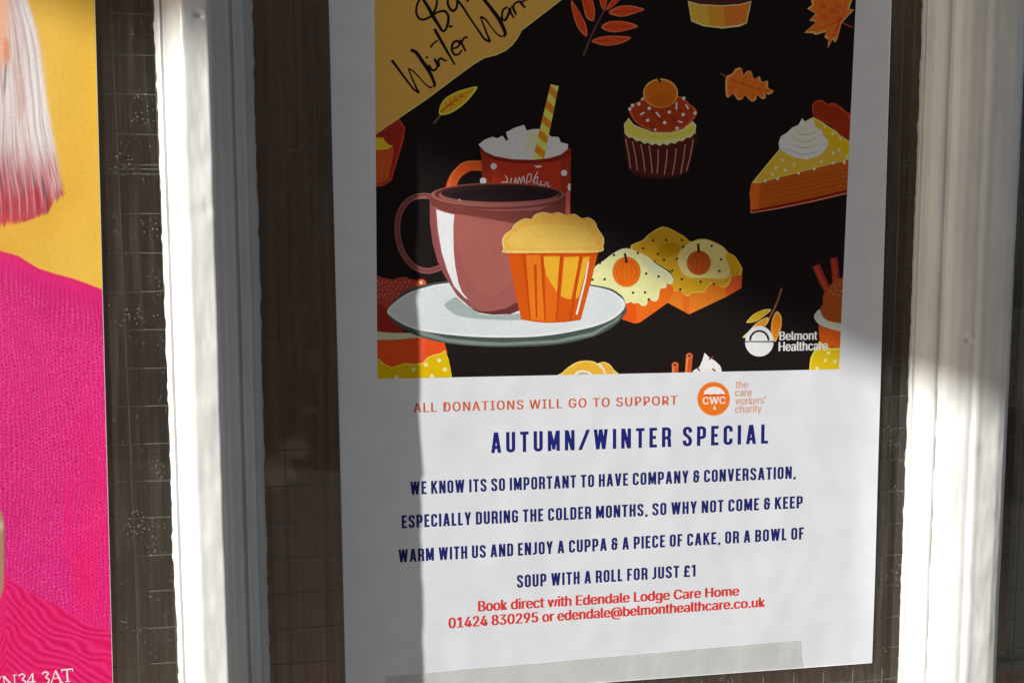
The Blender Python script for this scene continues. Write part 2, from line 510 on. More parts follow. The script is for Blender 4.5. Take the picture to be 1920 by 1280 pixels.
def catmull(P, closed=True, n=6):
    P = [np.array(p, float) for p in P]
    N = len(P)
    out = []
    rngk = range(N) if closed else range(N - 1)
    for i in rngk:
        p1, p2 = P[i], P[(i + 1) % N]
        p0 = P[(i - 1) % N] if (closed or i > 0) else p1
        p3 = P[(i + 2) % N] if (closed or i + 2 < N) else p2
        for k in range(n):
            t = k / n
            out.append(0.5 * ((2 * p1) + (-p0 + p2) * t + (2 * p0 - 5 * p1 + 4 * p2 - p3) * t * t + (-p0 + 3 * p1 - 3 * p2 + p3) * t ** 3))
    if not closed: out.append(P[-1])
    return out

def clip_halfplane(poly, f):
    o = []
    for i in range(len(poly)):
        a, b = poly[i], poly[(i + 1) % len(poly)]
        fa, fb = f(a), f(b)
        if fa >= 0: o.append(a)
        if (fa >= 0) != (fb >= 0):
            t = fa / (fa - fb)
            o.append(a + (b - a) * t)
    return o

class Art:
    """One printed picture: flat shapes measured on the sheet, each a hair above the one before."""
    def __init__(s, zx=0, zy=0, sc=1.0, clip=None):
        s.v, s.f, s.c = [], [], []
        s.zoom(zx, zy, sc)
        s.clip = clip
    def zoom(s, zx, zy, sc):
        s.zx, s.zy, s.sc = zx, zy, sc
        return s
    def px(s, P):
        return [np.array((s.zx + p[0] / s.sc, s.zy + p[1] / s.sc)) for p in P]
    def raw(s, poly, col, y):
        if s.clip:
            for f in s.clip: poly = clip_halfplane(poly, f) if poly else poly
        if len(poly) < 3: return
        b = len(s.v)
        for p in poly: s.v.append(at(p[0], p[1], y))
        for t in tessellate_polygon([[Vector((p[0], p[1], 0)) for p in poly]]):
            s.f.append((b + t[0], b + t[1], b + t[2])); s.c.append(col)
    def poly(s, col, P, smooth=False, n=6):
        P = s.px(P)
        if smooth: P = catmull(P, True, n)
        s.raw(P, col, nexty())
        return s
    def ell(s, col, cx, cy, rx, ry=None, rot=0.0, a0=0, a1=360, n=36):
        ry = ry or rx
        c, d = math.cos(rot), math.sin(rot)
        P = []
        full = a1 - a0 >= 360
        for k in range(n if full else n + 1):
            a = math.radians(a0 + (a1 - a0) * k / n)
            x, y = rx * math.cos(a), ry * math.sin(a)
            P.append((cx + x * c - y * d, cy + x * d + y * c))
        s.raw(s.px(P), col, nexty())
        return s
    def line(s, col, P, w, smooth=True, taper=None, closed=False):
        P = s.px(P)
        if smooth: P = catmull(P, closed, 6)
        if closed: P = P + [P[0]]
        y = nexty()
        w2 = w / 2.0
        n = len(P)
        L, R = [], []
        for i in range(n):
            a, b = P[max(i - 1, 0)], P[min(i + 1, n - 1)]
            if closed and i in (0, n - 1): a, b = P[-2], P[1]
            t = b - a
            t = t / (np.linalg.norm(t) + 1e-9)
            nn = np.array((-t[1], t[0]))
            k = 1.0
            if taper:
                u = i / (n - 1)
                k = taper[0] + (taper[1] - taper[0]) * u if len(taper) == 2 else (
                    taper[0] + (taper[1] - taper[0]) * u * 2 if u < .5 else taper[1] + (taper[2] - taper[1]) * (u * 2 - 1))
            L.append(P[i] + nn * w2 * k); R.append(P[i] - nn * w2 * k)
        for i in range(n - 1):
            s.raw([L[i], L[i + 1], R[i + 1], R[i]], col, y)
        return s
    def dots(s, col, P, r):
        for p in P: s.ell(col, p[0], p[1], r, n=10)
        return s
    def build(s, name, parent, m=None, label=None):
        o = mesh_obj(name, s.v, s.f, m or M_INK, parent, cols=s.c)
        if label: o['label'] = label
        return o

# ------------------------------------------------------------------ lettering
try:                                          # the plain sans that Blender itself ships with
    SANS = bpy.data.fonts.load(os.path.join(bpy.utils.system_resource('DATAFILES', path='fonts'), 'Inter.woff2'))
except Exception:
    SANS = None
def lean(x): return (1140 - x) / 500.0 * .025

def arc(cx, cy, r, a0, a1, n=5):
    return [(cx + r * math.cos(math.radians(a0 + (a1 - a0) * k / n)), cy + r * math.sin(math.radians(a0 + (a1 - a0) * k / n))) for k in range(n + 1)]

def glyph(ch, w):
    """tall condensed capitals as centre lines, cap height 1: width, strokes (points, closed)"""
    h = w / 2
    W = dict(A=.44, M=.53, W=.62, I=w, T=.37, E=.33, F=.32, L=.31, J=.27, K=.42, V=.43, Y=.42, N=.43).get(ch, .40)
    r = .12
    x0, x1, y0, y1 = h, W - h, h, 1 - h
    stem = ([(x0, -.1), (x0, 1.1)], 0)
    def bowl(ya, yb):
        return ([(x0, ya)] + arc(x1 - r, ya + r, r, -90, 0) + arc(x1 - r, yb - r, r, 0, 90) + [(x0, yb)], 0)
    ring = (arc(x1 - r, y0 + r, r, -90, 0) + arc(x1 - r, y1 - r, r, 0, 90) + arc(x0 + r, y1 - r, r, 90, 180) + arc(x0 + r, y0 + r, r, 180, 270), 1)
    cee = ([(x1, .68)] + arc(x1 - r, y1 - r, r, 0, 90) + arc(x0 + r, y1 - r, r, 90, 180) + arc(x0 + r, y0 + r, r, 180, 270) + arc(x1 - r, y0 + r, r, 270, 360) + [(x1, .32)], 0)
    def ext(a, b, k=.12):
        dx, dy = b[0] - a[0], b[1] - a[1]
        return ([(a[0] - dx * k, a[1] - dy * k), (b[0] + dx * k, b[1] + dy * k)], 0)
    c = W / 2
    G = {
        'A': [ext((h * 1.0, 0), (c - w * .12, 1)), ext((W - h, 0), (c + w * .12, 1)), ([(W * .27, .27), (W * .73, .27)], 0)],
        'B': [stem, bowl(y0, .5), bowl(.53, y1)], 'C': [cee], 'D': [stem, bowl(y0, y1)],
        'E': [stem, ([(x0, y1), (W, y1)], 0), ([(x0, .51), (W - .04, .51)], 0), ([(x0, y0), (W, y0)], 0)],
        'F': [stem, ([(x0, y1), (W, y1)], 0), ([(x0, .50), (W - .04, .50)], 0)],
        'G': [(cee[0] + [(x1, .47)], 0), ([(c, .47), (W, .47)], 0)],
        'H': [stem, ([(x1, -.1), (x1, 1.1)], 0), ([(x0, .52), (x1, .52)], 0)],
        'I': [stem], 'J': [([(x1, 1.1), (x1, y0 + r)] + arc(x1 - r, y0 + r, r, 0, -90) + [(0, y0)], 0)],
        'K': [stem, ext((x0, .36), (x1 + .01, 1)), ext((x0 + w * .75, .56), (x1 + .02, 0))],
        'L': [stem, ([(x0, y0), (W, y0)], 0)],
        'M': [stem, ([(x1, -.1), (x1, 1.1)], 0), ext((x0 + w * .1, 1), (c, .18)), ext((x1 - w * .1, 1), (c, .18))],
        'N': [stem, ([(x1, -.1), (x1, 1.1)], 0), ext((x0 + w * .1, 1), (x1 - w * .1, 0))],
        'O': [ring], 'P': [stem, bowl(.42, y1)],
        'R': [stem, bowl(.46, y1), ([(x1 - r * .9, .48)] + arc(x1 - r, .46 - r, r, 80, 0) + [(x1, .2), (x1 + .02, -.1)], 0)],
        'S': [([(x1, .70)] + arc(x1 - r, y1 - r, r, 0, 90) + arc(x0 + r, y1 - r, r, 90, 180) + [(x0, .70), (x0 + .03, .61), (c, .52), (x1 - .03, .41), (x1, .33)] +
               arc(x1 - r, y0 + r, r, 0, -90) + arc(x0 + r, y0 + r, r, 270, 180) + [(x0, .30)], 0)],
        'T': [([(0, y1), (W, y1)], 0), ([(c, -.1), (c, 1 - w * .6)], 0)],
        'U': [([(x0, 1.1)] + arc(x0 + r, y0 + r, r, 180, 270) + arc(x1 - r, y0 + r, r, 270, 360) + [(x1, 1.1)], 0)],
        'V': [ext((h, 1), (c - w * .1, 0)), ext((W - h, 1), (c + w * .1, 0))],
        'W': [ext((h, 1), (W * .29, 0)), ext((W * .29, 0), (c, 1)), ext((c, 1), (W * .71, 0)), ext((W * .71, 0), (W - h, 1))],
        'Y': [ext((h, 1), (c, .36), .1), ext((W - h, 1), (c, .36), .1), ([(c, -.1), (c, .42)], 0)],
        '&': [([(x1 - .03, .66)] + arc(x1 - r, y1 - r, r * .9, 0, 90) + arc(x0 + r + .01, y1 - r, r, 90, 180) + [(x0 + .01, .66), (x0 + .06, .57), (c + .1, .53)], 0),
              ([(x0 + .08, .55)] + [(x0, .46)] + arc(x0 + r, y0 + r, r, 180, 270) + arc(x1 - r - .02, y0 + r, r, 270, 360) + [(x1 - .02, .52)], 0), ([(c, .5), (W + .02, .5)], 0)],
        '/': [ext((0.02, 0), (W - .02, 1))], '1': [stem, ([(-.10, .86), (x0, .90)], 0)],
        '£': [([(x1, .72)] + arc(x1 - r, y1 - r, r, 0, 90) + arc(x0 + r + .04, y1 - r, r, 90, 180) + [(x0 + .04, .3), (x0, y0)], 0), ([(0, y0), (W, y0)], 0), ([(0, .47), (W * .8, .47)], 0)],
        '.': [([(h, 0), (h, w)], 0)], ',': [([(h, -.07), (h, w * .9)], 0)],
    }
    if ch in '.,1': W = w
    return W, G[ch]

def put(art, verts, faces, U, p0, p1, h0, h1, col, y):
    P = []
    for u, v in verts:
        t = u / U
        bx = p0[0] + (p1[0] - p0[0]) * t
        by = p0[1] + (p1[1] - p0[1]) * t
        h = h0 + (h1 - h0) * t
        P.append((bx - lean(bx) * h * v, by - h * v))
    for k, f in enumerate(faces):             # strokes of one letter may overlap: each face a hair apart
        b = len(art.v)
        for i in f: art.v.append(at(P[i][0], P[i][1], y - (k * 7 % 23) * 4e-8))
        art.f.append(tuple(range(b, b + len(f)))); art.c.append(col)

def caps(art, s, p0, p1, h0, h1, col, w=.155, gap=.11, space=.20):
    """condensed capitals between two ends of a base line"""
    items, x = [], 0.0
    for ch in s:
        if ch == ' ':
            x += space; continue
        W, st = glyph(ch, w)
        items.append((x + (.10 if ch == '1' else 0), st)); x += W + gap + (.10 if ch == '1' else 0)
    U = x - gap
    base = LAY[0]
    for ox, st in items:
        for k, (P, closed) in enumerate(st):
            P = [np.array(p, float) for p in P]
            Q = [P[0]]
            for p in P[1:]:
                if np.linalg.norm(p - Q[-1]) > 1e-4: Q.append(p)
            n = len(Q)
            L, R = [], []
            for i in range(n):
                a = Q[i - 1] if (i > 0 or closed) else None
                b = Q[(i + 1) % n] if (i < n - 1 or closed) else None
                d1 = (Q[i] - a) if a is not None else (b - Q[i])
                d2 = (b - Q[i]) if b is not None else d1
                d1 = d1 / np.linalg.norm(d1); d2 = d2 / np.linalg.norm(d2)
                n1 = np.array((-d1[1], d1[0])); n2 = np.array((-d2[1], d2[0]))
                m = n1 + n2; m = m / (np.linalg.norm(m) + 1e-9)
                ml = min(1.6, 1 / max(.3, m.dot(n1)))
                L.append(Q[i] + m * w / 2 * ml); R.append(Q[i] - m * w / 2 * ml)
            y = YP - 1e-5 - (base + 1 + k) * LSTEP
            for i in range(n if closed else n - 1):
                j = (i + 1) % n
                q = [L[i], L[j], R[j], R[i]]
                lo = -.12 if (len(Q) == 2 and abs(Q[0][1] + .07) < 1e-6) else 0.0
                q = clip_halfplane(clip_halfplane(q, lambda p: p[1] - lo), lambda p: 1 - p[1])
                if len(q) < 3: continue
                put(art, [(ox + p[0], p[1]) for p in q], [tuple(range(len(q)))], U, p0, p1, h0, h1, col, y)
    LAY[0] += 6

def roman(art, s, p0, p1, h0, h1, col, bold=0.0, track=1.0, ref='H'):
    """built-in sans letters between two ends of a base line"""
    def flat(body, b, tr):
        cu = bpy.data.curves.new('lettering', 'FONT')
        cu.body = body
        if SANS: cu.font = SANS
        cu.offset = b; cu.space_character = tr; cu.resolution_u = 4
        o = bpy.data.objects.new('lettering', cu)
        COL.objects.link(o)
        dg = bpy.context.evaluated_depsgraph_get()
        ev = o.evaluated_get(dg)
        me = ev.to_mesh()
        V = [(v.co.x, v.co.y) for v in me.vertices]
        Fc = [tuple(p.vertices) for p in me.polygons]
        ev.to_mesh_clear()
        bpy.data.objects.remove(o); bpy.data.curves.remove(cu)
        return V, Fc
    V, _ = flat(ref, 0, 1)
    ch = max(v[1] for v in V) - min(v[1] for v in V)
    V, Fc = flat(s, 0, track)
    x0 = min(v[0] for v in V); x1 = max(v[0] for v in V)
    V = [((v[0] - x0) / ch, v[1] / ch) for v in V]
    U = (x1 - x0) / ch
    for k in ((0,) if not bold else (-1, 0, 1)):
        put(art, [(v[0] + k * bold, v[1]) for v in V], Fc, U, p0, p1, h0, h1, col, nexty())

# ------------------------------------------------------------------ the white notice
notice = thing('notice_poster', 'white paper notice with dark cake picture and blue capitals, between the two bars',
               'poster', at(1140, 1270, YP))
TL, TR, BR, BL = at(613.5, -110, YP), at(1673.5, -110, YP), at(1634.5, 1241.5, YP), at(649, 1313, YP)
nu, nv = 160, 120
vs = []
for j in range(nv + 1):
    for i in range(nu + 1):
        u, v = i / nu, j / nv
        p = (TL * (1 - u) + TR * u) * (1 - v) + (BL * (1 - u) + BR * u) * v
        # the unprinted side margins stand a little off the glass
        w = max(0.0, (.075 - u) / .075, (u - .945) / .055) ** 2
        wave = float(vnoise(v * 7 + (3 if u > .5 else 0), u * 0 + 2.0))
        vs.append(p + np.array((0, -.0006 * w * (.1 + wave), 0)))
fs = [(j * (nu + 1) + i, (j + 1) * (nu + 1) + i, (j + 1) * (nu + 1) + i + 1, j * (nu + 1) + i + 1) for j in range(nv) for i in range(nu)]
nb = len(vs)
back4 = [TL, TR, BR, BL]
vs += [p + np.array((0, .00022, 0)) for p in back4]
c4 = [0, nu, nv * (nu + 1) + nu, nv * (nu + 1)]
fs += [(nb, nb + 1, nb + 2, nb + 3)]
for k in range(4):
    fs.append((c4[k], c4[(k + 1) % 4], nb + (k + 1) % 4, nb + k))
mesh_obj('paper_sheet', vs, fs, M_PAPER, notice, smooth=False)

BLACK = (.0145, .0098, .0092)
# the picture panel: left, right and lower edge of the printed black ground
def side(a, b):                               # keeps what lies to the right-hand side of a->b in picture terms
    a = np.array(a, float); b = np.array(b, float); d = b - a
    nrm = np.array((-d[1], d[0]))
    return lambda p: float(np.dot(p - a, nrm))
PL0, PL1 = (701.5, -110), (707.8, 710)
PR0, PR1 = (1610, -110), (1573, 692)
CLIP = [side(PL1, PL0), side(PR0, PR1), side(PR1, PL1)]
pn = Art()
pn.poly(BLACK, [PL0, PR0, PR1, PL1])
panel = pn.build('picture_panel', notice)
def art(zx, zy, sc, fresh=True):
    if fresh: LAY[0] = 4
    return Art(zx, zy, sc, CLIP)

# --- tan corner with the handwritten heading
a = art(0, 0, 1)
TAN, TANHI = shd(136, 90, 40), shd(160, 118, 68)
edge = [(700, 255.5), (706, 251), (720, 240), (760, 213), (801, 185), (845, 152), (887, 121), (908, 108.5), (931, 102.5), (949, 94), (962, 83), (972, 69), (979, 56), (1000, 40), (1052, 0), (1200, -110)]
a.poly(TANHI, [(696, -110)] + [(x, y + 1.2) for x, y in edge][0:] )
a.poly(TAN, [(696, -110)] + [(x, y - .6) for x, y in edge])
a.build('tan_corner', panel)
h = art(700, 0, 5.3333, False)
INK = (.012, .010, .012)
W_ = 4.1
for P, tp in [
    ([(185, 605), (330, 800), (400, 890), (460, 932)], (1.3, .9, 1.1)), ([(460, 932), (430, 880), (390, 790), (350, 690)], (1, .7)),
    ([(350, 690), (400, 715), (480, 800), (545, 865), (592, 880)], (.9, .6, .9)), ([(600, 872), (612, 840), (560, 720), (480, 600), (425, 525), (372, 503)], (1.1, 1.8, 1.5)),
    ([(548, 650), (585, 700), (620, 700), (640, 660), (618, 590)], (1.3, .8)), ([(610, 590), (655, 665), (650, 610), (675, 585), (700, 600), (735, 612)], (1.3, .9)),
    ([(612, 292), (660, 380), (740, 520), (815, 650)], (1.5, 1.4, .8)), ([(570, 478), (600, 440), (645, 405)], (1, .8)),
    ([(785, 490), (840, 475), (862, 435), (830, 412), (795, 440), (785, 500), (815, 550), (860, 540), (885, 500)], (.9, 1.2, .8)),
    ([(862, 400), (895, 460), (922, 515)], (1.3, 1)), ([(880, 440), (905, 385), (945, 375)], (.9, 1)),
    ([(830, -10), (900, 80), (960, 175), (1060, 320), (1110, 390), (1170, 420)], (1.2, .9, 1.2)), ([(1170, 420), (1140, 350), (1105, 260), (1070, 170)], (1.1, .7)),
    ([(1070, 170), (1120, 195), (1180, 275), (1240, 345), (1292, 372)], (1.2, .6, .9)), ([(1300, 368), (1318, 330), (1260, 200), (1180, 90), (1100, -10)], (1.2, 1.9, 1.5)),
    ([(1345, 75), (1300, 100), (1285, 180), (1315, 205), (1350, 150), (1365, 85), (1375, 130), (1405, 180)], (.9, 1.2, 1)),
    ([(1385, 60), (1410, 110), (1428, 152)], (1.3, 1)), ([(1395, 75), (1420, 35), (1470, 15)], (.9, 1)),
    ([(1465, 10), (1490, 50), (1520, 82)], (1.3, 1)), ([(1485, 40), (1510, 5), (1550, -5)], (.9, 1)),
    ([(490, -15), (545, 70), (600, 170), (650, 250), (690, 312)], (1.3, 1.8, 1.1)), ([(470, -15), (435, 60), (432, 140), (470, 195), (530, 190), (590, 150), (632, 60), (635, -20)], (1, 1.1, 1)),
    ([(605, 150), (650, 122), (715, 115), (750, 165), (745, 240), (720, 300), (690, 312), (650, 265)], (.9, 1.3, .9)), ([(755, 268), (792, 264)], (1.2, 1)),
    ([(748, -15), (745, 40), (770, 95), (805, 110), (835, 70), (838, -15)], (1, 1.3, 1)),
]:
    h.line(INK, P, W_, taper=tp)
h.ell(INK, 535, 576, 13).ell(INK, 943, 8, 15)
h.build('handwritten_heading', panel)

# --- yellow leaf
a = art(700, 0, 5.3333)
a.line(shd(70, 45, 42), [(690, 1130), (650, 1180), (600, 1238)], 3)
a.poly(shd(150, 115, 35), [(1040, 872), (960, 880), (830, 920), (720, 985), (672, 1055), (655, 1130), (690, 1152), (780, 1130), (900, 1050), (985, 960)], True)
a.poly(shd(140, 92, 18), [(1010, 885), (950, 892), (835, 932), (730, 995), (685, 1060), (668, 1120), (695, 1138), (775, 1116), (890, 1038), (970, 950)], True)
BR_ = shd(108, 48, 10)
a.line(BR_, [(670, 1125), (760, 1050), (860, 975), (990, 900)], 3.2, taper=(1.2, .4))
for x, y, x2, y2 in [(735, 1070, 720, 1020), (775, 1035, 765, 985), (815, 1005, 815, 955), (870, 968, 880, 935), (760, 1052, 820, 1050), (810, 1010, 880, 1005), (860, 975, 930, 965)]:
    a.line(BR_, [(x, y), (x2, y2)], 2.2, smooth=False, taper=(1.2, .5))
a.build('yellow_leaf_picture', panel)

# --- red leaf spray
a = art(1050, 0, 5.3333)
ST, RL, RE = shd(48, 30, 32), shd(112, 36, 12), shd(122, 58, 38)
a.line(ST, [(235, 560), (270, 470), (290, 415), (360, 260), (440, 115), (520, 0), (560, -60)], 3, taper=(1.4, .9))
for P in ([(268, 372), (190, 300), (145, 200), (112, 60), (118, 5), (150, 50), (205, 140), (262, 260)], [(332, 215), (265, 180), (235, 80), (222, -40), (305, -40), (345, 80), (348, 160)],
          [(440, 108), (405, 50), (395, -50), (480, -50), (465, 40)], [(470, 110), (490, 40), (570, -40), (620, -30), (560, 40)],
          [(485, 128), (560, 75), (680, 55), (780, 72), (845, 97), (760, 132), (640, 168), (550, 160)], [(412, 268), (480, 222), (590, 212), (700, 228), (780, 265), (690, 300), (560, 325), (460, 310)],
          [(315, 415), (390, 375), (520, 360), (690, 370), (695, 395), (600, 440), (470, 460), (370, 440)]):
    a.poly(RE, P, True)
    c = np.mean(np.array(P), 0)
    a.poly(RL, [tuple(c + (np.array(p) - c) * .82) for p in P], True)
    far = max(P, key=lambda p: math.hypot(p[0] - P[0][0], p[1] - P[0][1]))
    a.line(shd(90, 25, 10), [P[0], far], 1.4, smooth=False, taper=(1, .4))
a.build('red_leaf_picture', panel)

# --- tub at the top edge
a = art(1050, 0, 5.3333)
a.poly(shd(38, 16, 18), [(1262, -200), (1278, 10), (1400, 50), (1620, 60), (1800, 45), (1915, 10), (1935, -200)])
a.poly(shd(150, 112, 70), [(1278, 12), (1400, 45), (1620, 56), (1800, 45), (1915, 12), (1868, 235), (1800, 268), (1620, 288), (1440, 266), (1312, 218)])
a.poly(shd(128, 78, 22), [(1290, 26), (1400, 56), (1620, 66), (1800, 55), (1903, 26), (1858, 228), (1790, 252), (1620, 270), (1450, 252), (1322, 208)])
a.poly(shd(120, 62, 18), [(1640, 66), (1800, 55), (1903, 26), (1858, 228), (1790, 252), (1650, 268)])
a.poly(shd(140, 92, 30), [(1290, 26), (1400, 56), (1470, 62), (1500, 258), (1450, 252), (1322, 208)])
a.build('tub_picture', panel)

# --- maple leaf
a = art(1340, 0, 5.3333)
a.line(shd(95, 32, 22), [(1260, 225), (1310, 245), (1378, 275)], 2.4)
ML = [(950, -60), (975, 50), (925, 90), (1010, 140), (945, 208), (1015, 222), (895, 330), (980, 335), (1010, 352), (1112, 322), (1098, 375), (1135, 400), (1130, 488), (1165, 420), (1183, 392), (1200, 430), (1225, 400), (1268, 235), (1395, 100), (1345, 92), (1395, -60)]
a.poly(shd(160, 92, 50), ML)
c = np.array((1150., 130.))
a.poly(shd(138, 58, 14), [tuple(c + (np.array(p) - c) * .9) for p in ML])
for q in ((930, 320), (1130, 470), (1375, 105), (950, 100), (1210, 420), (1180, -60), (1340, -50)):
    a.line(shd(118, 34, 14), [(1255, 215), q], 2.2, smooth=False, taper=(1.2, .3))
for q in ((1100, 180), (1180, 110), (1080, 60), (1240, 60)):
    a.ell(shd(120, 42, 18), q[0], q[1], 38, 22, .6)
a.build('maple_leaf_picture', panel)

# --- oak leaf
a = art(1340, 0, 5.3333)
a.line(shd(70, 45, 40), [(60, 735), (110, 765), (180, 810)], 2.2)
OL = [(110, 780), (112, 955), (145, 972), (182, 935), (215, 985), (245, 1004), (285, 985), (303, 955), (345, 1000), (385, 1017), (415, 995), (425, 955), (470, 990), (505, 985), (510, 955), (500, 935), (545, 948), (590, 912), (535, 880), (530, 810), (470, 820), (448, 765), (392, 790), (368, 720), (325, 712), (288, 750), (268, 685), (215, 685), (170, 740)]
a.poly(shd(160, 84, 46), OL, True, 3)
c = np.array((320., 855.))
a.poly(shd(140, 58, 14), [tuple(c + (np.array(p) - c) * .9) for p in OL], True, 3)
V_ = shd(108, 40, 14)
a.line(V_, [(150, 790), (300, 850), (420, 890), (570, 912)], 2.2)
for q in ((180, 810, 235, 710), (270, 838, 340, 735), (360, 868, 430, 785), (210, 825, 150, 955), (280, 845, 245, 985), (370, 872, 385, 1000), (440, 893, 490, 975), (440, 890, 505, 830)):
    a.line(V_, [q[:2], q[2:]], 1.8, smooth=False, taper=(1, .4))
a.build('oak_leaf_picture', panel)

# --- cupcake
a = art(1130, 130, 5.819)
WR = shd(40, 13, 11)
a.poly(shd(26, 10, 10), [(215, 690), (270, 1060), (300, 1130), (420, 1185), (620, 1205), (820, 1185), (940, 1120), (1045, 720), (620, 790)])
a.poly(WR, [(235, 690), (285, 1060), (330, 1125), (440, 1160), (620, 1175), (800, 1160), (915, 1110), (1008, 720), (620, 790)])
for x0, y0, x1, y1 in [(250, 760, 303, 1085), (325, 790, 380, 1105), (415, 820, 462, 1120), (505, 835, 540, 1135), (605, 870, 593, 1140), (703, 870, 672, 1150), (803, 865, 760, 1150), (900, 820, 850, 1140), (990, 760, 915, 1110)]:
    a.line(shd(98, 68, 58), [(x0, y0), ((x0 + x1) / 2 + 6, (y0 + y1) / 2), (x1, y1)], 2.0)
cr = [(240, 690), (232, 600), (285, 530), (335, 600), (400, 630), (560, 690), (750, 690), (880, 650), (950, 590), (975, 560), (1022, 610), (1010, 710)]
low = []
for k in range(19):
    t = k / 18
    x = 1000 - 760 * t
    yb = 690 + 112 * (1 - (2 * t - 1) ** 2) + (14 if k % 2 else -8)
    low.append((x, yb + 20))
a.poly(shd(140, 134, 78), cr + low)
a.poly(shd(122, 112, 42), [(255, 690), (250, 610), (285, 550), (345, 625), (420, 660), (560, 705), (750, 705), (890, 668), (965, 605), (1005, 625), (990, 700), (880, 745), (620, 775), (400, 750)])
FR = [(295, 480), (290, 430), (325, 385), (400, 350), (440, 300), (560, 260), (720, 260), (830, 295), (890, 320), (950, 380), (1010, 430), (1030, 480), (1000, 540), (955, 590), (880, 640), (760, 685), (620, 690), (500, 660), (400, 610), (340, 560)]
a.poly(shd(112, 42, 18), FR, True, 3)
c = np.array((650., 480.))
a.poly(shd(88, 28, 10), [tuple(c + (np.array(p) - c) * .93) for p in FR], True, 3)
for q in ((430, 520, 560, 640), (520, 440, 640, 560), (700, 420, 800, 600), (830, 430, 930, 560), (900, 380, 980, 470)):
    a.line(shd(70, 20, 10), [q[:2], q[2:]], 3.2, smooth=False)
a.ell(shd(150, 90, 42), 632, 262, 190, 160)
a.ell(shd(110, 54, 8), 632, 268, 176, 148)
a.ell(shd(102, 50, 6), 650, 330, 130, 80)
a.line(shd(22, 10, 10), [(590, 75), (612, 110), (632, 142)], 4.5)
a.dots(shd(196, 150, 115), [(508, 428), (728, 468), (878, 495), (1008, 478), (885, 318), (490, 558), (676, 584), (810, 645), (395, 380), (325, 395), (296, 434)], 19)
a.dots(shd(215, 190, 170), [(436, 325), (325, 393), (1008, 476), (886, 316)], 15)
for q in ((410, 498, 455, 470), (582, 470, 625, 522), (808, 362, 803, 440), (905, 385, 938, 435), (822, 568, 872, 582), (572, 645, 576, 680)):
    a.line(shd(222, 160, 150), [q[:2], q[2:]], 3.2, smooth=False)
a.build('cupcake_picture', panel)

# --- slice of pie
a = art(1380, 170, 5.121)
a.poly(shd(95, 28, 14), [(730, 145), (775, 95), (830, 92), (880, 128), (925, 115), (1000, 150), (1055, 200), (1120, 250), (1120, 480), (1070, 465), (1000, 430), (900, 330), (760, 270)], True, 3)
a.poly(shd(80, 20, 6), [(745, 150), (790, 108), (835, 115), (885, 150), (960, 152), (1030, 210), (1090, 290), (1090, 460), (1000, 415), (900, 310), (770, 255)], True, 3)
a.poly(shd(98, 44, 8), [(150, 885), (400, 835), (600, 785), (940, 700), (1120, 655), (1120, 975), (700, 1070), (400, 1130), (140, 1175), (130, 975)])
a.poly(shd(116, 52, 12), [(150, 885), (235, 878), (215, 1150), (140, 1165), (130, 975)])
for k in range(5):
    y = 880 + k * 42
    a.line(shd(84, 36, 6), [(260 + k * 20, y + 40), (640, y - 30), (1080, y - 125)], 1.6)
a.line(shd(72, 10, 6), [(150, 1160), (400, 1112), (700, 1050), (1100, 955)], 5, smooth=False)
a.line(shd(120, 78, 62), [(140, 1175), (400, 1132), (700, 1072), (1100, 978)], 1.6, smooth=False)
PT = [(150, 888), (270, 740), (420, 560), (600, 330), (740, 255), (830, 305), (960, 390), (1000, 430), (1080, 480), (1120, 500), (1120, 655), (940, 700), (750, 748), (600, 788), (400, 838), (230, 885)]
a.poly(shd(140, 122, 62), PT)
c = np.array((700., 620.))
a.poly(shd(116, 96, 26), [tuple(c + (np.array(p) - c) * .955) for p in PT])
a.poly(shd(122, 98, 6), [(760, 300), (840, 320), (960, 410), (1070, 490), (1090, 600), (960, 560), (880, 420), (800, 340)], True, 4)
a.dots(shd(190, 165, 105), [(280, 868), (475, 765), (380, 742), (450, 670), (555, 712), (752, 752), (820, 682), (935, 695), (990, 570), (935, 600), (1062, 635), (600, 792), (400, 845), (350, 805), (1040, 690), (930, 415), (850, 345), (1000, 460)], 15)
CR = [(410, 500), (430, 440), (490, 405), (540, 355), (600, 330), (635, 265), (668, 310), (735, 262), (760, 340), (820, 385), (840, 430), (885, 490), (860, 570), (790, 630), (680, 660), (560, 645), (460, 590), (415, 555)]
a.poly(shd(158, 156, 138), CR)
a.poly(shd(140, 134, 108), [(520, 430), (560, 370), (620, 340), (690, 330), (750, 360), (800, 420), (770, 520), (660, 545), (560, 510)], True, 4)
for P in ([(500, 560), (600, 605), (700, 610), (800, 575)], [(510, 500), (600, 540), (690, 548), (790, 510)], [(540, 430), (600, 480), (690, 490), (770, 450)], [(570, 380), (630, 420), (710, 420), (760, 385)]):
    a.line(shd(100, 94, 82), P, 1.7, taper=(.5, 1, .5))
a.build('pie_slice_picture', panel)

# --- red tub at the left edge
a = art(690, 200, 5.3333)
a.poly(shd(100, 28, 20), [(60, 290), (310, 120), (372, 210), (355, 340), (265, 640), (235, 740), (150, 795), (60, 803)])
a.poly(shd(80, 18, 12), [(60, 300), (300, 140), (355, 215), (335, 340), (250, 630), (220, 725), (145, 775), (60, 782)])
a.poly(shd(120, 98, 18), [(60, 310), (150, 312), (175, 350), (210, 385), (255, 390), (200, 430), (60, 435)])
a.poly(shd(106, 42, 14), [(60, 435), (200, 440), (250, 405), (255, 470), (205, 720), (140, 765), (60, 770)])
a.build('red_tub_picture', panel)

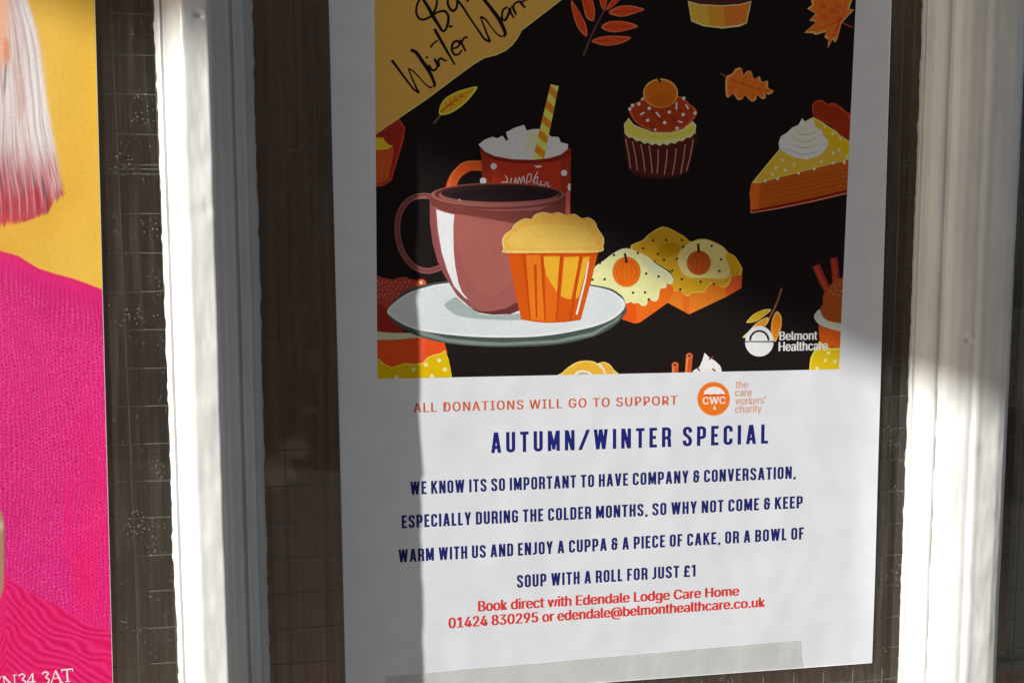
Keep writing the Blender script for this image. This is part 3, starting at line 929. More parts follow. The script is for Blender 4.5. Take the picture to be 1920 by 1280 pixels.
# --- mug with marshmallows
a = art(830, 200, 5.3333)
a.line(shd(160, 44, 16), [(70, 870), (95, 760), (140, 680), (205, 625), (290, 590), (410, 595)], 19)
a.line(shd(176, 66, 30), [(52, 850), (72, 740), (112, 655), (185, 575), (280, 545), (400, 555)], 2)
MB = [(372, 400), (385, 500), (392, 640), (398, 860), (700, 900), (1225, 900), (1225, 1150), (1276, 1150), (1282, 560), (1286, 420)]
a.poly(shd(84, 22, 10), MB)
a.poly(shd(98, 26, 14), [(480, 520), (700, 560), (900, 570), (1100, 555), (1180, 530), (1180, 880), (500, 880)])
a.poly(shd(70, 14, 10), [(372, 400), (520, 500), (700, 530), (900, 535), (1060, 520), (1180, 485), (1286, 420), (1284, 470), (1180, 530), (1060, 558), (900, 572), (700, 565), (520, 535), (380, 450)])
a.poly(shd(112, 50, 44), [(1228, 860), (1274, 830), (1272, 1150), (1228, 1150)])
RM = [(358, 380), (420, 330), (500, 302), (545, 318), (598, 292), (640, 345), (655, 330), (632, 258), (720, 212), (815, 183), (840, 240), (900, 225), (990, 225), (1085, 300), (1160, 305), (1182, 358), (1255, 375), (1250, 425), (1180, 482), (1060, 517), (900, 532), (700, 527), (520, 495), (420, 450)]
a.poly(shd(160, 164, 138), RM)
a.poly(shd(132, 132, 112), [(480, 330), (540, 340), (600, 320), (650, 380), (640, 430), (490, 425)])
a.poly(shd(134, 136, 120), [(690, 250), (800, 205), (825, 260), (830, 380), (700, 400)])
a.poly(shd(138, 138, 96), [(840, 260), (960, 245), (950, 420), (800, 420), (790, 400), (832, 385)])
a.poly(shd(146, 150, 118), [(1090, 320), (1150, 322), (1170, 375), (1240, 390), (1235, 430), (1060, 470), (1060, 400)])
a.poly(shd(150, 156, 132), [(500, 450), (700, 470), (900, 470), (1100, 460), (1180, 460), (1060, 505), (900, 520), (700, 515)])
S0, S1 = np.array((1040., 160.)), np.array((1009., 298.))
a.zoom(0, 0, 1)
wv = np.array((7.6, 1.6))
n = 9
a.poly(shd(166, 122, 50), [S0 - wv, S0 + wv, S1 + np.array((11, 0)), S1 - np.array((10, 0))])
for k in range(5):
    t0, t1 = (k * .2 + .015), (k * .2 + .115)
    p = lambda t, sgn: S0 + (S1 - S0) * t + sgn * wv * (1 + .3 * t)
    a.poly(shd(136, 72, 16), [p(t0, -1), p(min(1, t0 + .07), 1), p(min(1, t1 + .07), 1), p(min(1, t1), -1)])
a.zoom(830, 200, 5.3333)
a.dots(shd(188, 160, 135), [(510, 597), (1214, 664)], 32)
a.dots(shd(205, 185, 165), [(405, 742)], 34)
a.ell(shd(205, 170, 150), 956, 590, 34, 22, 0, 0, 180)
a.poly(shd(170, 150, 110), [(1256, 770), (1280, 770), (1280, 838), (1256, 838), (1248, 805)])
T_ = shd(190, 140, 125)
for P in ([(590, 757), (650, 752)], [(625, 690), (648, 730), (640, 785)], [(690, 710), (680, 770), (712, 770), (730, 712), (738, 770)], [(750, 770), (765, 705), (785, 765), (805, 695), (822, 760)],
          [(835, 800), (850, 690), (885, 680), (880, 740), (855, 755)], [(905, 770), (925, 700), (950, 650)], [(940, 775), (950, 700), (905, 745), (965, 780)], [(985, 740), (980, 790), (1010, 780)],
          [(1020, 800), (1030, 760), (1050, 765), (1055, 805), (1078, 790)]):
    a.line(T_, P, 1.7)
a.build('marshmallow_mug_picture', panel)

# --- two iced cakes
a = art(1100, 410, 6.097)
OR1, OR2 = lit(238, 104, 28), lit(232, 122, 34)
a.poly(OR2, [(880, 700), (1000, 760), (1780, 560), (1770, 792), (1600, 890), (1170, 1092), (930, 962)])
a.poly(lit(222, 92, 40), [(1560, 720), (1770, 640), (1770, 792), (1600, 890)])
a.poly(lit(238, 100, 36), [(1100, 860), (1170, 880), (1172, 1092), (1105, 1056)])
RI = [(500, 350), (640, 245), (700, 185), (780, 130), (870, 92), (960, 115), (1050, 165), (1120, 205), (1195, 265), (1260, 240), (1350, 232), (1450, 262), (1560, 320), (1620, 385), (1690, 425), (1750, 510), (1780, 580), (1755, 645), (1700, 640), (1660, 650), (1640, 725), (1590, 785), (1520, 775), (1450, 735), (1385, 775), (1350, 835), (1280, 845), (1210, 845), (1150, 888), (1095, 840), (1065, 795), (1010, 828), (970, 780), (960, 600)]
a.poly(lit(226, 190, 84), RI, True, 3)
c = np.array((1150., 480.))
a.poly(lit(206, 158, 36), [tuple(c + (np.array(p) - c) * .965) for p in RI], True, 3)
a.poly(lit(188, 140, 8), [(850, 300), (1000, 280), (1080, 330), (1000, 410), (870, 440), (820, 380)], True, 4)
a.poly(lit(222, 206, 130), [(1040, 430), (1150, 290), (1240, 252), (1350, 245), (1450, 275), (1590, 360), (1600, 470), (1640, 560), (1600, 680), (1400, 680), (1180, 670), (1080, 600)], True, 4)
a.poly(lit(212, 165, 20), [(1590, 420), (1680, 440), (1755, 560), (1720, 615), (1640, 560)], True, 4)
a.ell(lit(170, 88, 44), 1282, 505, 138, 140)
a.ell(lit(196, 90, 28), 1282, 505, 124, 128)
for dx in (-70, -20, 40, 85): a.line(lit(165, 72, 22), [(1282 + dx * .4, 395), (1282 + dx * 1.2, 505), (1282 + dx * .5, 615)], 1.6)
a.line(lit(48, 30, 20), [(1275, 285), (1282, 390)], 4.5)
DK = lit(60, 48, 20)
a.dots(DK, [(758, 250), (910, 245), (1088, 245), (1105, 322), (645, 340), (815, 405), (885, 470), (1033, 458), (775, 492), (978, 595), (1088, 692), (1303, 722), (1430, 312), (1535, 465), (1520, 598), (1452, 745), (1070, 805)], 15)
a.poly(OR1, [(360, 870), (450, 940), (640, 960), (840, 780), (925, 740), (985, 780), (1000, 830), (925, 962), (610, 1185), (550, 1197), (380, 1140), (430, 1000)])
a.poly(lit(240, 84, 18), [(430, 1000), (470, 960), (560, 960), (575, 1196), (380, 1140)])
LI = [(45, 750), (65, 640), (100, 545), (200, 475), (300, 398), (420, 340), (520, 352), (640, 402), (720, 450), (800, 520), (890, 575), (960, 630), (990, 690), (970, 750), (918, 738), (908, 790), (842, 806), (820, 915), (770, 945), (702, 915), (690, 978), (640, 1000), (590, 962), (540, 972), (505, 950), (450, 968), (405, 890), (250, 850), (80, 790)]
a.poly(lit(240, 234, 178), LI, True, 3)
c = np.array((500., 680.))
a.poly(lit(226, 222, 156), [tuple(c + (np.array(p) - c) * .965) for p in LI], True, 3)
a.poly(lit(212, 214, 170), [(640, 440), (760, 520), (900, 610), (960, 690), (900, 720), (760, 640), (660, 540)], True, 4)
a.ell(lit(214, 110, 50), 456, 608, 162, 174)
a.ell(lit(238, 108, 22), 456, 608, 148, 160)
for dx in (-90, -45, 0, 50, 95): a.line(lit(212, 84, 14), [(456 + dx * .4, 470), (456 + dx * 1.25, 610), (456 + dx * .5, 745)], 1.8)
a.line(lit(52, 30, 28), [(435, 395), (445, 440), (458, 505)], 4.4)
a.dots(lit(50, 52, 24), [(205, 692), (585, 392), (680, 628), (822, 660), (530, 845), (668, 842), (312, 415), (150, 508), (66, 697), (710, 922)], 15)
a.build('iced_cakes_picture', panel)

# --- dish with dipped cake at the lower left
a = art(690, 500, 5.567, False)
a.poly(lit(165, 66, 54), [(80, 130), (150, 118), (200, 122), (260, 135), (320, 112), (400, 108), (440, 130), (500, 140), (560, 190), (600, 260), (300, 600), (380, 690), (80, 675)], True, 3)
a.poly(lit(150, 40, 34), [(80, 400), (200, 440), (260, 580), (380, 690), (80, 675)], True, 3)
DD = [(100 + (k * 47 + (k // 9) * 23) % 420, 150 + (k // 9) * 40 + (k * 13) % 22) for k in range(45)]
a.dots(lit(205, 120, 95), [p for p in DD if p[1] < 330 and p[0] < 470 - (p[1] - 150) * .9], 9)
a.ell(lit(226, 84, 36), 556, 182, 54)
a.ell(lit(255, 205, 175), 552, 165, 18)
a.poly(lit(198, 196, 160), [(60, 672), (250, 690), (500, 690), (620, 730), (400, 752), (250, 765), (60, 762)])
a.poly(lit(240, 78, 30), [(60, 765), (250, 768), (400, 755), (540, 738), (700, 750), (795, 785), (830, 900), (700, 940), (600, 1010), (250, 1070), (60, 1000)])
a.poly(lit(228, 84, 52), [(530, 740), (600, 745), (600, 990), (530, 1000)])
YL = [(60, 940), (120, 965), (170, 1015), (250, 1048), (320, 1025), (390, 1003), (480, 1015), (570, 1000), (620, 945), (690, 915), (750, 905), (805, 870), (840, 960), (865, 1080), (880, 1180), (60, 1190)]
a.poly(lit(232, 200, 70), YL)
a.poly(lit(212, 176, 8), [(x, y + 14) for x, y in YL])
a.dots(lit(248, 226, 150), [(742, 975), (605, 1022), (802, 1072), (668, 1142), (475, 1070), (300, 1150)], 22)
a.dots(lit(255, 246, 215), [(742, 975), (668, 1140)], 12)
a.build('dipped_cake_picture', panel)

# --- cup and saucer
a = art(0, 0, 1, False)
RIMD, RIMM = lit(70, 82, 78), lit(118, 132, 124)
a.poly(RIMD, [(727, 582), (760, 545), (837, 527), (960, 520), (1118, 535), (1163, 552), (1174, 576), (1171, 590), (1150, 612), (1112, 631), (1043, 646), (942, 650.5), (880, 648), (838, 643.5), (790, 632), (752, 615), (733, 598)], True)
a.poly(RIMM, [(740, 590), (790, 620), (838, 634), (900, 640), (942, 642), (1043, 637), (1112, 622), (1150, 602), (1166, 588), (1160, 600), (1112, 629), (1043, 643), (942, 648), (880, 646), (838, 641), (790, 629)])
a.poly(lit(228, 232, 230), [(727, 580), (760, 552), (800, 538), (837, 531), (960, 520), (1118, 538), (1162, 556), (1172, 574), (1155, 594), (1126, 608), (1089, 618), (1040, 627), (985, 632), (905, 632), (838, 627), (787, 619), (760, 610), (735, 595)], True)
a.poly(lit(206, 212, 212), [(733, 580), (762, 555), (800, 541), (837, 534), (960, 523), (1117, 540), (1158, 558), (1166, 573), (1150, 592), (1122, 605), (1086, 615), (1038, 623), (985, 628), (905, 628), (840, 623), (788, 615), (762, 606), (740, 594)], True)
a.zoom(690, 500, 5.567)
a.poly(lit(158, 170, 166), [(800, 400), (860, 345), (920, 318), (1000, 385), (1120, 460), (1200, 500), (1400, 505), (1700, 480), (1700, 550), (1300, 552), (1000, 525), (880, 480)], True)
a.build('saucer_picture', panel)
a = art(700, 330, 6.4, False)
HC = lit(122, 66, 66)
HP = [(720, 250), (640, 240), (560, 243), (470, 265), (400, 315), (345, 385), (310, 460), (292, 560), (290, 680), (305, 780), (335, 880), (390, 980), (460, 1060), (540, 1115), (640, 1138), (720, 1128), (810, 1095)]
a.line(lit(150, 92, 90), HP, 10.5)
a.line(HC, HP, 7.5)
a.line(lit(172, 108, 104), [(640, 252), (560, 256), (480, 280)], 1.6)
a.zoom(0, 0, 1)
BODY = [(806, 372), (806, 416), (811, 455), (820, 489), (833, 516), (845, 534), (857, 554), (879, 574), (900, 585), (923, 589), (957, 588), (975, 580), (1010, 560), (1050, 480), (1061, 366)]
a.poly(lit(154, 88, 82), BODY)
a.poly(lit(140, 76, 78), [(807, 378), (813, 380), (817, 416), (822, 455), (832, 487), (846, 516), (866, 549), (885, 572), (900, 585), (879, 574), (857, 554), (833, 516), (820, 489), (811, 455), (806, 416)])
a.poly(lit(160, 92, 84), [(852, 404), (900, 412), (958, 422), (975, 470), (955, 530), (925, 555), (892, 540), (866, 490)], True, 8)
a.poly(lit(118, 60, 54), [(806, 370), (850, 388), (934, 396), (1010, 394), (1061, 372), (1058, 418), (1000, 424), (965, 419), (920, 411), (870, 403), (851, 401), (826, 393), (808, 384)])
a.poly(lit(100, 48, 46), [(877, 575), (900, 583), (920, 584), (948, 578), (972, 565), (978, 580), (957, 589), (923, 590), (898, 586)])
a.poly(lit(222, 234, 236), [(818, 392.5), (836, 399), (852, 402.5), (850, 424), (850.5, 470), (854, 502), (859.5, 530), (866, 547), (878, 562), (870, 557), (851, 536), (838, 505), (828, 472), (821, 430)])
a.ell(lit(112, 60, 54), 933.5, 368, 127.5, 25, .0)
a.ell(lit(150, 92, 84), 933.5, 365.5, 126, 22.5, .0)
a.ell(lit(96, 44, 42), 934, 364, 119, 19.5, .0)
a.ell(lit(150, 88, 80), 935, 366, 113, 17.5, .0)
a.ell(lit(50, 32, 32), 937, 363, 110, 16, .0)
a.ell(lit(38, 26, 30), 940, 366, 96, 11, .0)
a.line(lit(215, 190, 180), [(861, 373), (862, 377)], 1.6, smooth=False)
a.build('brown_cup_picture', panel)

# --- muffin
a = art(920, 380, 5.3333, False)
a.poly(lit(204, 84, 16), [(170, 495), (1075, 495), (1000, 800), (900, 1172), (740, 1195), (560, 1202), (420, 1188), (305, 1168), (260, 960), (205, 700)])
a.poly(lit(226, 116, 26), [(340, 500), (500, 500), (540, 1180), (400, 1170), (370, 900)])
a.poly(lit(216, 100, 22), [(545, 500), (690, 500), (650, 1190), (550, 1190)])
YP_ = lit(232, 166, 44)
a.poly(YP_, [(530, 540), (692, 540), (662, 895), (600, 800), (555, 720), (535, 620)])
a.poly(YP_, [(735, 545), (890, 540), (805, 965), (760, 960), (700, 935)])
a.poly(YP_, [(925, 545), (990, 540), (880, 940), (850, 965), (855, 900)])
LN = lit(186, 70, 10)
for q in ((510, 505, 545, 1175), (712, 505, 655, 1190), (905, 505, 795, 1185), (335, 520, 395, 1170), (445, 620, 460, 1150)):
    a.line(LN, [q[:2], q[2:]], 4.2, smooth=False, taper=(1.3, .7))
a.line(lit(196, 72, 12), [(175, 512), (1070, 512)], 4, smooth=False)
a.poly(lit(255, 250, 240), [(976, 575), (940, 760), (850, 1112), (868, 1122), (955, 770), (984, 590)])
MT = [(115, 400), (122, 350), (150, 310), (210, 268), (225, 235), (265, 195), (340, 158), (408, 162), (440, 122), (520, 95), (610, 108), (680, 97), (750, 122), (840, 113), (910, 155), (980, 148), (1045, 192), (1070, 255), (1115, 320), (1135, 370), (1125, 430), (1080, 495), (600, 502), (150, 502), (128, 460)]
a.poly(lit(248, 206, 124), MT, True, 4)
c = np.array((620., 330.))
a.poly(lit(226, 172, 76), [tuple(c + (np.array(p) - c) * .975) for p in MT], True, 4)
a.poly(lit(232, 182, 86), [(180, 380), (300, 260), (500, 220), (800, 230), (960, 280), (1040, 380), (1000, 440), (600, 460), (250, 450)], True, 5)
a.line(lit(244, 196, 112), [(150, 488), (600, 490), (1075, 484)], 3, smooth=False)
for q in ((215, 272, 250, 275, 262, 300), (408, 165, 450, 168, 470, 190), (610, 112, 650, 130, 660, 150), (750, 124, 790, 140, 800, 160), (910, 158, 950, 180, 955, 200)):
    a.line(lit(206, 150, 62), [q[:2], q[2:4], q[4:]], 1.6, taper=(1, .4))
a.build('muffin_picture', panel)

# --- right edge: sticks and dish, twig, swirl tops at the lower edge
a = art(1370, 460, 5.121)
a.line(lit(150, 50, 42), [(820, 190), (870, 310), (940, 450)], 15, smooth=False)
a.line(lit(185, 70, 44), [(818, 200), (866, 312), (925, 430)], 7, smooth=False)
a.line(lit(150, 48, 40), [(990, 120), (1005, 250), (1010, 340)], 14, smooth=False)
a.line(lit(180, 66, 42), [(986, 128), (1000, 250), (1005, 330)], 6, smooth=False)
a.poly(lit(170, 84, 38), [(885, 560), (890, 480), (940, 410), (990, 340), (1060, 315), (1100, 330), (1100, 780), (950, 740), (870, 680), (858, 610)], True, 3)
a.dots(lit(190, 110, 70), [(1000, 390), (1045, 375), (1020, 430), (1060, 440), (985, 470), (1040, 480), (960, 440)], 12)
a.poly(lit(214, 92, 26), [(845, 765), (930, 800), (1100, 815), (1100, 1000), (870, 960), (850, 880)])
a.poly(lit(200, 206, 188), [(800, 682), (850, 612), (872, 660), (900, 700), (960, 730), (1100, 760), (1100, 830), (1000, 812), (920, 790), (845, 755)], True, 4)
a.poly(lit(232, 205, 80), [(752, 1210), (765, 1080), (800, 1010), (830, 960), (850, 915), (900, 960), (960, 985), (1100, 985), (1100, 1210)])
a.poly(lit(214, 180, 24), [(764, 1210), (777, 1090), (812, 1020), (850, 960), (900, 985), (960, 1003), (1100, 1003), (1100, 1210)])
a.dots(lit(250, 230, 150), [(912, 1102), (1000, 1115), (830, 1180), (940, 1030)], 17)
a.build('dish_picture', panel)
a = art(1370, 460, 5.121, False)
TW = lit(140, 96, 60)
a.line(TW, [(490, 412), (455, 520), (422, 600), (380, 680), (360, 730)], 3.6, taper=(1.2, .7))
for P, c1, c2 in (([(152, 742), (180, 700), (230, 655), (320, 615), (388, 618), (320, 680), (240, 730)], (212, 172, 40), (235, 205, 110)),
                  ([(180, 830), (220, 770), (290, 715), (362, 690), (355, 745), (300, 800), (240, 850)], (226, 150, 40), (240, 190, 110)),
                  ([(395, 860), (388, 780), (405, 690), (445, 632), (485, 680), (488, 770), (460, 860), (425, 925)], (226, 128, 26), (238, 180, 96)),
                  ([(115, 885), (150, 845), (200, 810), (190, 870)], (228, 200, 130), (240, 220, 160))):
    a.poly(lit(*c2), P, True)
    c = np.mean(np.array(P), 0)
    a.poly(lit(*c1), [tuple(c + (np.array(p) - c) * .84) for p in P], True)
a.build('twig_picture', panel)
a = art(1030, 640, 5.3333)
a.poly(lit(236, 190, 96), [(105, 350), (130, 310), (190, 255), (275, 205), (370, 190), (450, 200), (482, 218), (540, 203), (600, 225), (640, 275), (662, 350)], True, 4)
a.poly(lit(222, 170, 52), [(125, 350), (160, 300), (280, 222), (370, 206), (450, 218), (490, 250), (540, 300), (560, 350)])
a.poly(lit(220, 166, 54), [(510, 225), (560, 215), (620, 260), (648, 350), (570, 350), (545, 280)])
a.line(lit(252, 240, 205), [(488, 220), (535, 265), (570, 350)], 3)
a.poly(lit(250, 240, 210), [(235, 350), (270, 300), (340, 285), (410, 305), (450, 350)])
a.poly(lit(190, 170, 140), [(255, 350), (300, 312), (345, 303), (390, 318), (425, 350)])
a.poly(lit(240, 230, 190), [(-290, 375), (-250, 352), (-210, 350), (-170, 362)])
a.build('swirl_bun_picture', panel)
a = art(1030, 640, 5.3333)
for q in (((1258, 340), (1258, 235)), ((1385, 340), (1400, 145))):
    a.line(lit(196, 78, 32), q, 12.5, smooth=False)
    a.line(lit(232, 140, 80), [(p[0] - 18, p[1]) for p in q], 3, smooth=False)
    a.ell(lit(214, 104, 52), q[1][0], q[1][1], 34, 30)
    a.ell(lit(120, 44, 26), q[1][0], q[1][1], 16, 13)
a.poly(lit(240, 238, 222), [(1420, 350), (1440, 290), (1500, 255), (1530, 190), (1552, 112), (1600, 160), (1660, 195), (1710, 245), (1740, 350)])
a.line(lit(210, 206, 180), [(1520, 255), (1600, 290), (1720, 270)], 1.6)
for q in (((1480, 262), (1505, 295)), ((1595, 180), (1640, 150)), ((1630, 270), (1660, 295))):
    a.line(lit(120, 62, 40), q, 3, smooth=False)
a.build('cream_swirl_picture', panel)

# --- round white emblem and its two lines of lettering on the picture
LAY[0] = 90
a = art(1370, 460, 5.121, False)
WH = (.86, .86, .86)
a.ell(WH, 275, 918, 134, 146, 0, 180, 360)
a.ell(BLACK, 275, 912, 98, 100, 0, 180, 360)
a.ell(WH, 275, 912, 78, 82, 0, 180, 360)
a.ell(WH, 275, 930, 136, 136, 0, 0, 180)
a.line((.25, .27, .25), [(150, 922), (395, 920)], 2.2, smooth=False)
roman(a, 'Belmont', (1462, 637.5), (1532, 636.5), 16, 16, WH, .06)
roman(a, 'Healthcare', (1460.5, 658), (1551.5, 656), 17, 17, WH, .06)
a.build('white_emblem', panel)

# ------------------------------------------------------------------ words under the picture
LAY[0] = 0
NAVY, NAVYT, RED, RUST = lit(30, 36, 108), lit(32, 37, 98), lit(206, 58, 50), lit(198, 96, 62)
a = Art(); roman(a, 'ALL DONATIONS WILL GO TO SUPPORT', (776, 773), (1269.5, 758.4), 17.6, 16.8, RUST, .05, 1.17); a.build('support_line', notice)
a = Art()
a.ell(lit(226, 140, 76), 1338, 747.3, 30.8, 32)
a.ell(lit(226, 112, 30), 1338, 747.3, 29.2, 30.4)
a.zoom(1100, 690, 5.3333)
a.poly(WH, [(1168, 264), (1182, 225), (1220, 195), (1275, 184), (1330, 195), (1368, 225), (1388, 262), (1340, 255), (1310, 264), (1278, 256), (1240, 266), (1205, 256)])
a.line(lit(206, 60, 20), [(1168, 272), (1275, 268), (1388, 270)], 2.2, smooth=False)
roman(a, 'CWC', (1318, 757.5), (1360, 756.5), 13.5, 13.5, WH, .04, 1.05)
a.line(WH, [(1278, 372), (1278, 405)], 1.5, smooth=False); a.ell(WH, 1280, 402, 13, 12)
a.build('orange_emblem', notice)
a = Art()
GR = lit(206, 150, 118); GR2 = lit(190, 140, 112)
roman(a, 'the', (1379, 727.8), (1402, 727.0), 13.5, 13.5, GR, .03)
roman(a, 'care', (1378.5, 742.5), (1409, 741.6), 13.5, 13.5, GR2, .03)
roman(a, 'workers’', (1379, 758.2), (1435.5, 756.2), 13.5, 13.5, GR, .03)
roman(a, 'charity', (1378.5, 773.6), (1428, 771.8), 13.5, 13.5, GR, .03)
a.build('emblem_lettering', notice)
LAY[0] = 0; a = Art(); caps(a, 'AUTUMN/WINTER SPECIAL', (921, 849), (1440, 831), 38.5, 36, NAVY, .15, .22, .30); a.build('blue_heading', notice)
LAY[0] = 0; a = Art()
caps(a, 'WE KNOW ITS SO IMPORTANT TO HAVE COMPANY & CONVERSATION,', (769.6, 927), (1492, 896.5), 24.3, 23, NAVYT)
caps(a, 'ESPECIALLY DURING THE COLDER MONTHS, SO WHY NOT COME & KEEP', (753.5, 990), (1505, 951.7), 24.3, 22.6, NAVYT)
caps(a, 'WARM WITH US AND ENJOY A CUPPA & A PIECE OF CAKE, OR A BOWL OF', (747.5, 1054), (1507, 1010.3), 24.3, 22.6, NAVYT)
caps(a, 'SOUP WITH A ROLL FOR JUST £1', (969.4, 1101.5), (1304, 1080), 24, 22.2, NAVYT)
a.build('blue_text', notice)
a = Art()
roman(a, 'Book direct with Edendale Lodge Care Home', (897.5, 1145.5), (1385, 1115.5), 19.5, 17.5, RED, .068)
roman(a, '01424 830295 or edendale@belmonthealthcare.co.uk', (842, 1177), (1434, 1136.5), 19.5, 17.5, RED, .068)
a.build('red_contact_lines', notice)

# clear tape along the foot of the notice
top = [(722, 1268), (760, 1265), (784, 1262.5), (870, 1254), (999, 1243.6), (1100, 1234), (1240, 1222), (1380, 1210), (1500, 1199.5), (1501.5, 1215), (1502, 1232), (1505, 1250.2)]
bot = [(1380, 1260.2), (1240, 1270.3), (1100, 1280.4), (900, 1294.9), (724, 1307)]
y = YP - .00016
ring = [at(p[0], p[1], y) for p in top + bot]
rb2 = [p + np.array((0, .0001, 0)) for p in ring]
nn = len(ring)
fs = [tuple(range(nn)), tuple(range(2 * nn - 1, nn - 1, -1))] + [(i, (i + 1) % nn, nn + (i + 1) % nn, nn + i) for i in range(nn)]
mesh_obj('tape_strip', ring + rb2, fs, M_TAPE, notice)

# ------------------------------------------------------------------ the portrait poster at the left
port = thing('portrait_poster', 'yellow poster of pale hair and pink jumper, left of the sunlit bar', 'poster', at(120, 1270, YP))
nxp, nyp = 250, 1400
PY = np.linspace(-60, 1345, nyp)
xr = 177 + PY * (34 / 1280.)
U = np.linspace(0, 1, nxp)
GX = -55 + U[None, :] * (xr[:, None] + 55)
GY = np.repeat(PY[:, None], nxp, 1)
s_ = lambda a, b, x: np.clip((x - a) / (b - a), 0, 1) ** 2 * (3 - 2 * np.clip((x - a) / (b - a), 0, 1))
def sr(r, g, b): return np.array(lit(r, g, b))
def blend(Cc, col, m): return Cc * (1 - m[..., None]) + np.asarray(col) * m[..., None]
Cc = np.zeros((nyp, nxp, 3)) + sr(220, 172, 58)
Cc = blend(Cc, sr(210, 156, 42), s_(120, 560, GY))
Cc = blend(Cc, sr(226, 180, 76), vnoise(GX * .012, GY * .006 + 3) * .7)
Cc = blend(Cc, sr(236, 178, 34), s_(-12, -2, GX - xr[:, None]) * .6)
# hair
hx = np.interp(PY, [-60, 0, 50, 100, 170, 230, 290, 340, 365, 380, 400, 425, 440], [30, 50, 66, 76, 83, 93, 105, 114, 119, 108, 92, 20, -60])[:, None]
hb = np.interp(GX, [-55, 0, 25, 48, 60, 93, 100, 119, 130], [428, 424, 418, 421, 412, 398, 378, 368, 350]) + (vnoise(GX * .3, GX * 0 + 2) - .5) * 9
flow = GX - np.interp(GY, [0, 120, 200, 260, 330, 420], [0, 6, 10, 26, 52, 90]) * np.clip(GX / 80 + .35, 0, 1.2) + 2.6 * np.sin(GY * .045 + GX * .05) + (vnoise(GX * .05, GY * .02) - .5) * 3
st1 = .6 * vnoise(flow * .42, GY * .009) + .4 * vnoise(flow * 1.1 + 40, GY * .02)
st2 = vnoise(flow * 1.5 + 20, GY * .02 + 7)
st3 = vnoise(flow * .2 + 9, GY * .02 + 1)
hedge = hx + (st2 - .5) * 9
mh = s_(8, -6, GX - hedge) * s_(7, -7, GY - hb)
H = np.zeros_like(Cc) + sr(196, 178, 172)
H = blend(H, sr(222, 212, 210), s_(.35, .8, vnoise(GX * .055, GY * .012 + 2)) * .8)
H = blend(H, sr(186, 150, 146), s_(.5, .85, vnoise(GX * .07 + 9, GY * .016)) * .5)
low = s_(255, 345, GY + (36 - GX) * .75 + (vnoise(GX * .09, GY * .02) - .5) * 50)
H = blend(H, sr(116, 48, 62), low * .8)
H = blend(H, sr(176, 40, 58), s_(325, 390, GY + (vnoise(GX * .12, GY * .03) - .5) * 50) * .8)
H = blend(H, sr(206, 70, 44), s_(392, 430, GY + (vnoise(GX * .2, GY * .05) - .5) * 30) * .6)
hs = np.random.default_rng(5)
hx1 = np.interp(PY, [-60, 0, 50, 100, 170, 230, 290, 340, 365, 440], [30, 50, 66, 76, 83, 93, 105, 114, 119, 131])
for k in range(420):                          # single strands, each a thin soft line following the fall of the hair
    q = hs.random() ** .8
    kink = hs.normal(0, 1)
    xc = -55 + q * (hx1 + 55 - 1) + (2.2 + kink) * np.sin(PY * .034 + q * 3 + hs.normal(0, .5)) * s_(60, 200, PY) + hs.normal(0, 5) * np.clip((PY - 220) / 160, 0, 1) ** 1.5
    y0, y1 = hs.uniform(-80, 260), hs.uniform(330, 440)
    if hs.random() < .5: y0, y1 = hs.uniform(-60, 300), y0 + hs.uniform(60, 220)
    if y1 < y0: y0, y1 = y1, y0
    wdt = hs.uniform(.6, 1.7)
    al = s_(y0, y0 + 30, PY) * s_(y1, y1 - 40, PY) * hs.uniform(.15, .55)
    tip = s_(250, 340, PY)[:, None]
    tone = hs.random()
    c_hi = sr(240, 234, 232) if tone < .5 else (sr(170, 138, 132) if tone < .8 else sr(214, 176, 168))
    c_lo = sr(222, 168, 168) if tone < .3 else (sr(84, 22, 42) if tone < .62 else sr(200, 60, 74))
    cc = c_hi[None, :] * (1 - tip) + c_lo[None, :] * tip
    lo_i, hi_i = 0, nxp
    prof = np.exp(-((GX - xc[:, None]) / wdt) ** 2) * al[:, None]
    H = H * (1 - prof[..., None]) + cc[:, None, :] * prof[..., None]
skin = s_(22, 8, GX + (st3 - .5) * 8) * s_(-60, 10, GY) * s_(150, 100, GY)
H = blend(H, sr(222, 168, 138), skin)
H = blend(H, sr(205, 120, 84), s_(9, 3, abs(GX - 13)) * s_(60, 85, GY) * s_(128, 105, GY) * .7)
H = blend(H, sr(110, 70, 62), s_(4, 0, abs(GX - 10 + (GY - 140) * .05)) * s_(110, 130, GY) * s_(190, 160, GY) * .8)
# jumper
jt = np.interp(GX, [-55, 0, 35, 52, 72, 103, 137, 165, 190, 240], [462, 470, 480, 491, 503, 513, 522, 532, 542, 558])
dj = GY - jt
mj = s_(-1.5, 1.5, dj)
J = np.zeros_like(Cc) + sr(206, 24, 112)
wx = GX + 14 * np.sin(dj * .012) * np.exp(-dj / 260) + (vnoise(GX * .02, GY * .01) - .5) * 10
wy = GY + 6 * np.sin(GX * .03) + (vnoise(GX * .015 + 4, GY * .015) - .5) * 14
cu_ = wx / 7.4 + .6 * (vnoise(GX * .1 + 7, GY * .1) - .5); cv_ = wy / 6.6 + .5 * (np.floor(cu_) % 2) + .7 * (vnoise(GX * .16, GY * .16) - .5)
fu = cu_ % 1 - .5; fv = cv_ % 1 - .5
cell = vnoise(np.floor(cu_) * 1.7 + 3, np.floor(cv_) * 1.3 + 8)
darkdot = s_(.42, .12, np.hypot(fu + fv * .5, fv * 1.15))
lightdot = s_(.40, .10, np.hypot((np.abs(fu) - .5) + .3 * fv, (np.abs(fv) - .45) * 1.2))
grain = vnoise(GX * .5, GY * .5)
fadein = s_(18, 70, dj)
J = blend(J, sr(150, 8, 76), fadein * darkdot * (.25 + .75 * cell) * (.5 + .5 * grain))
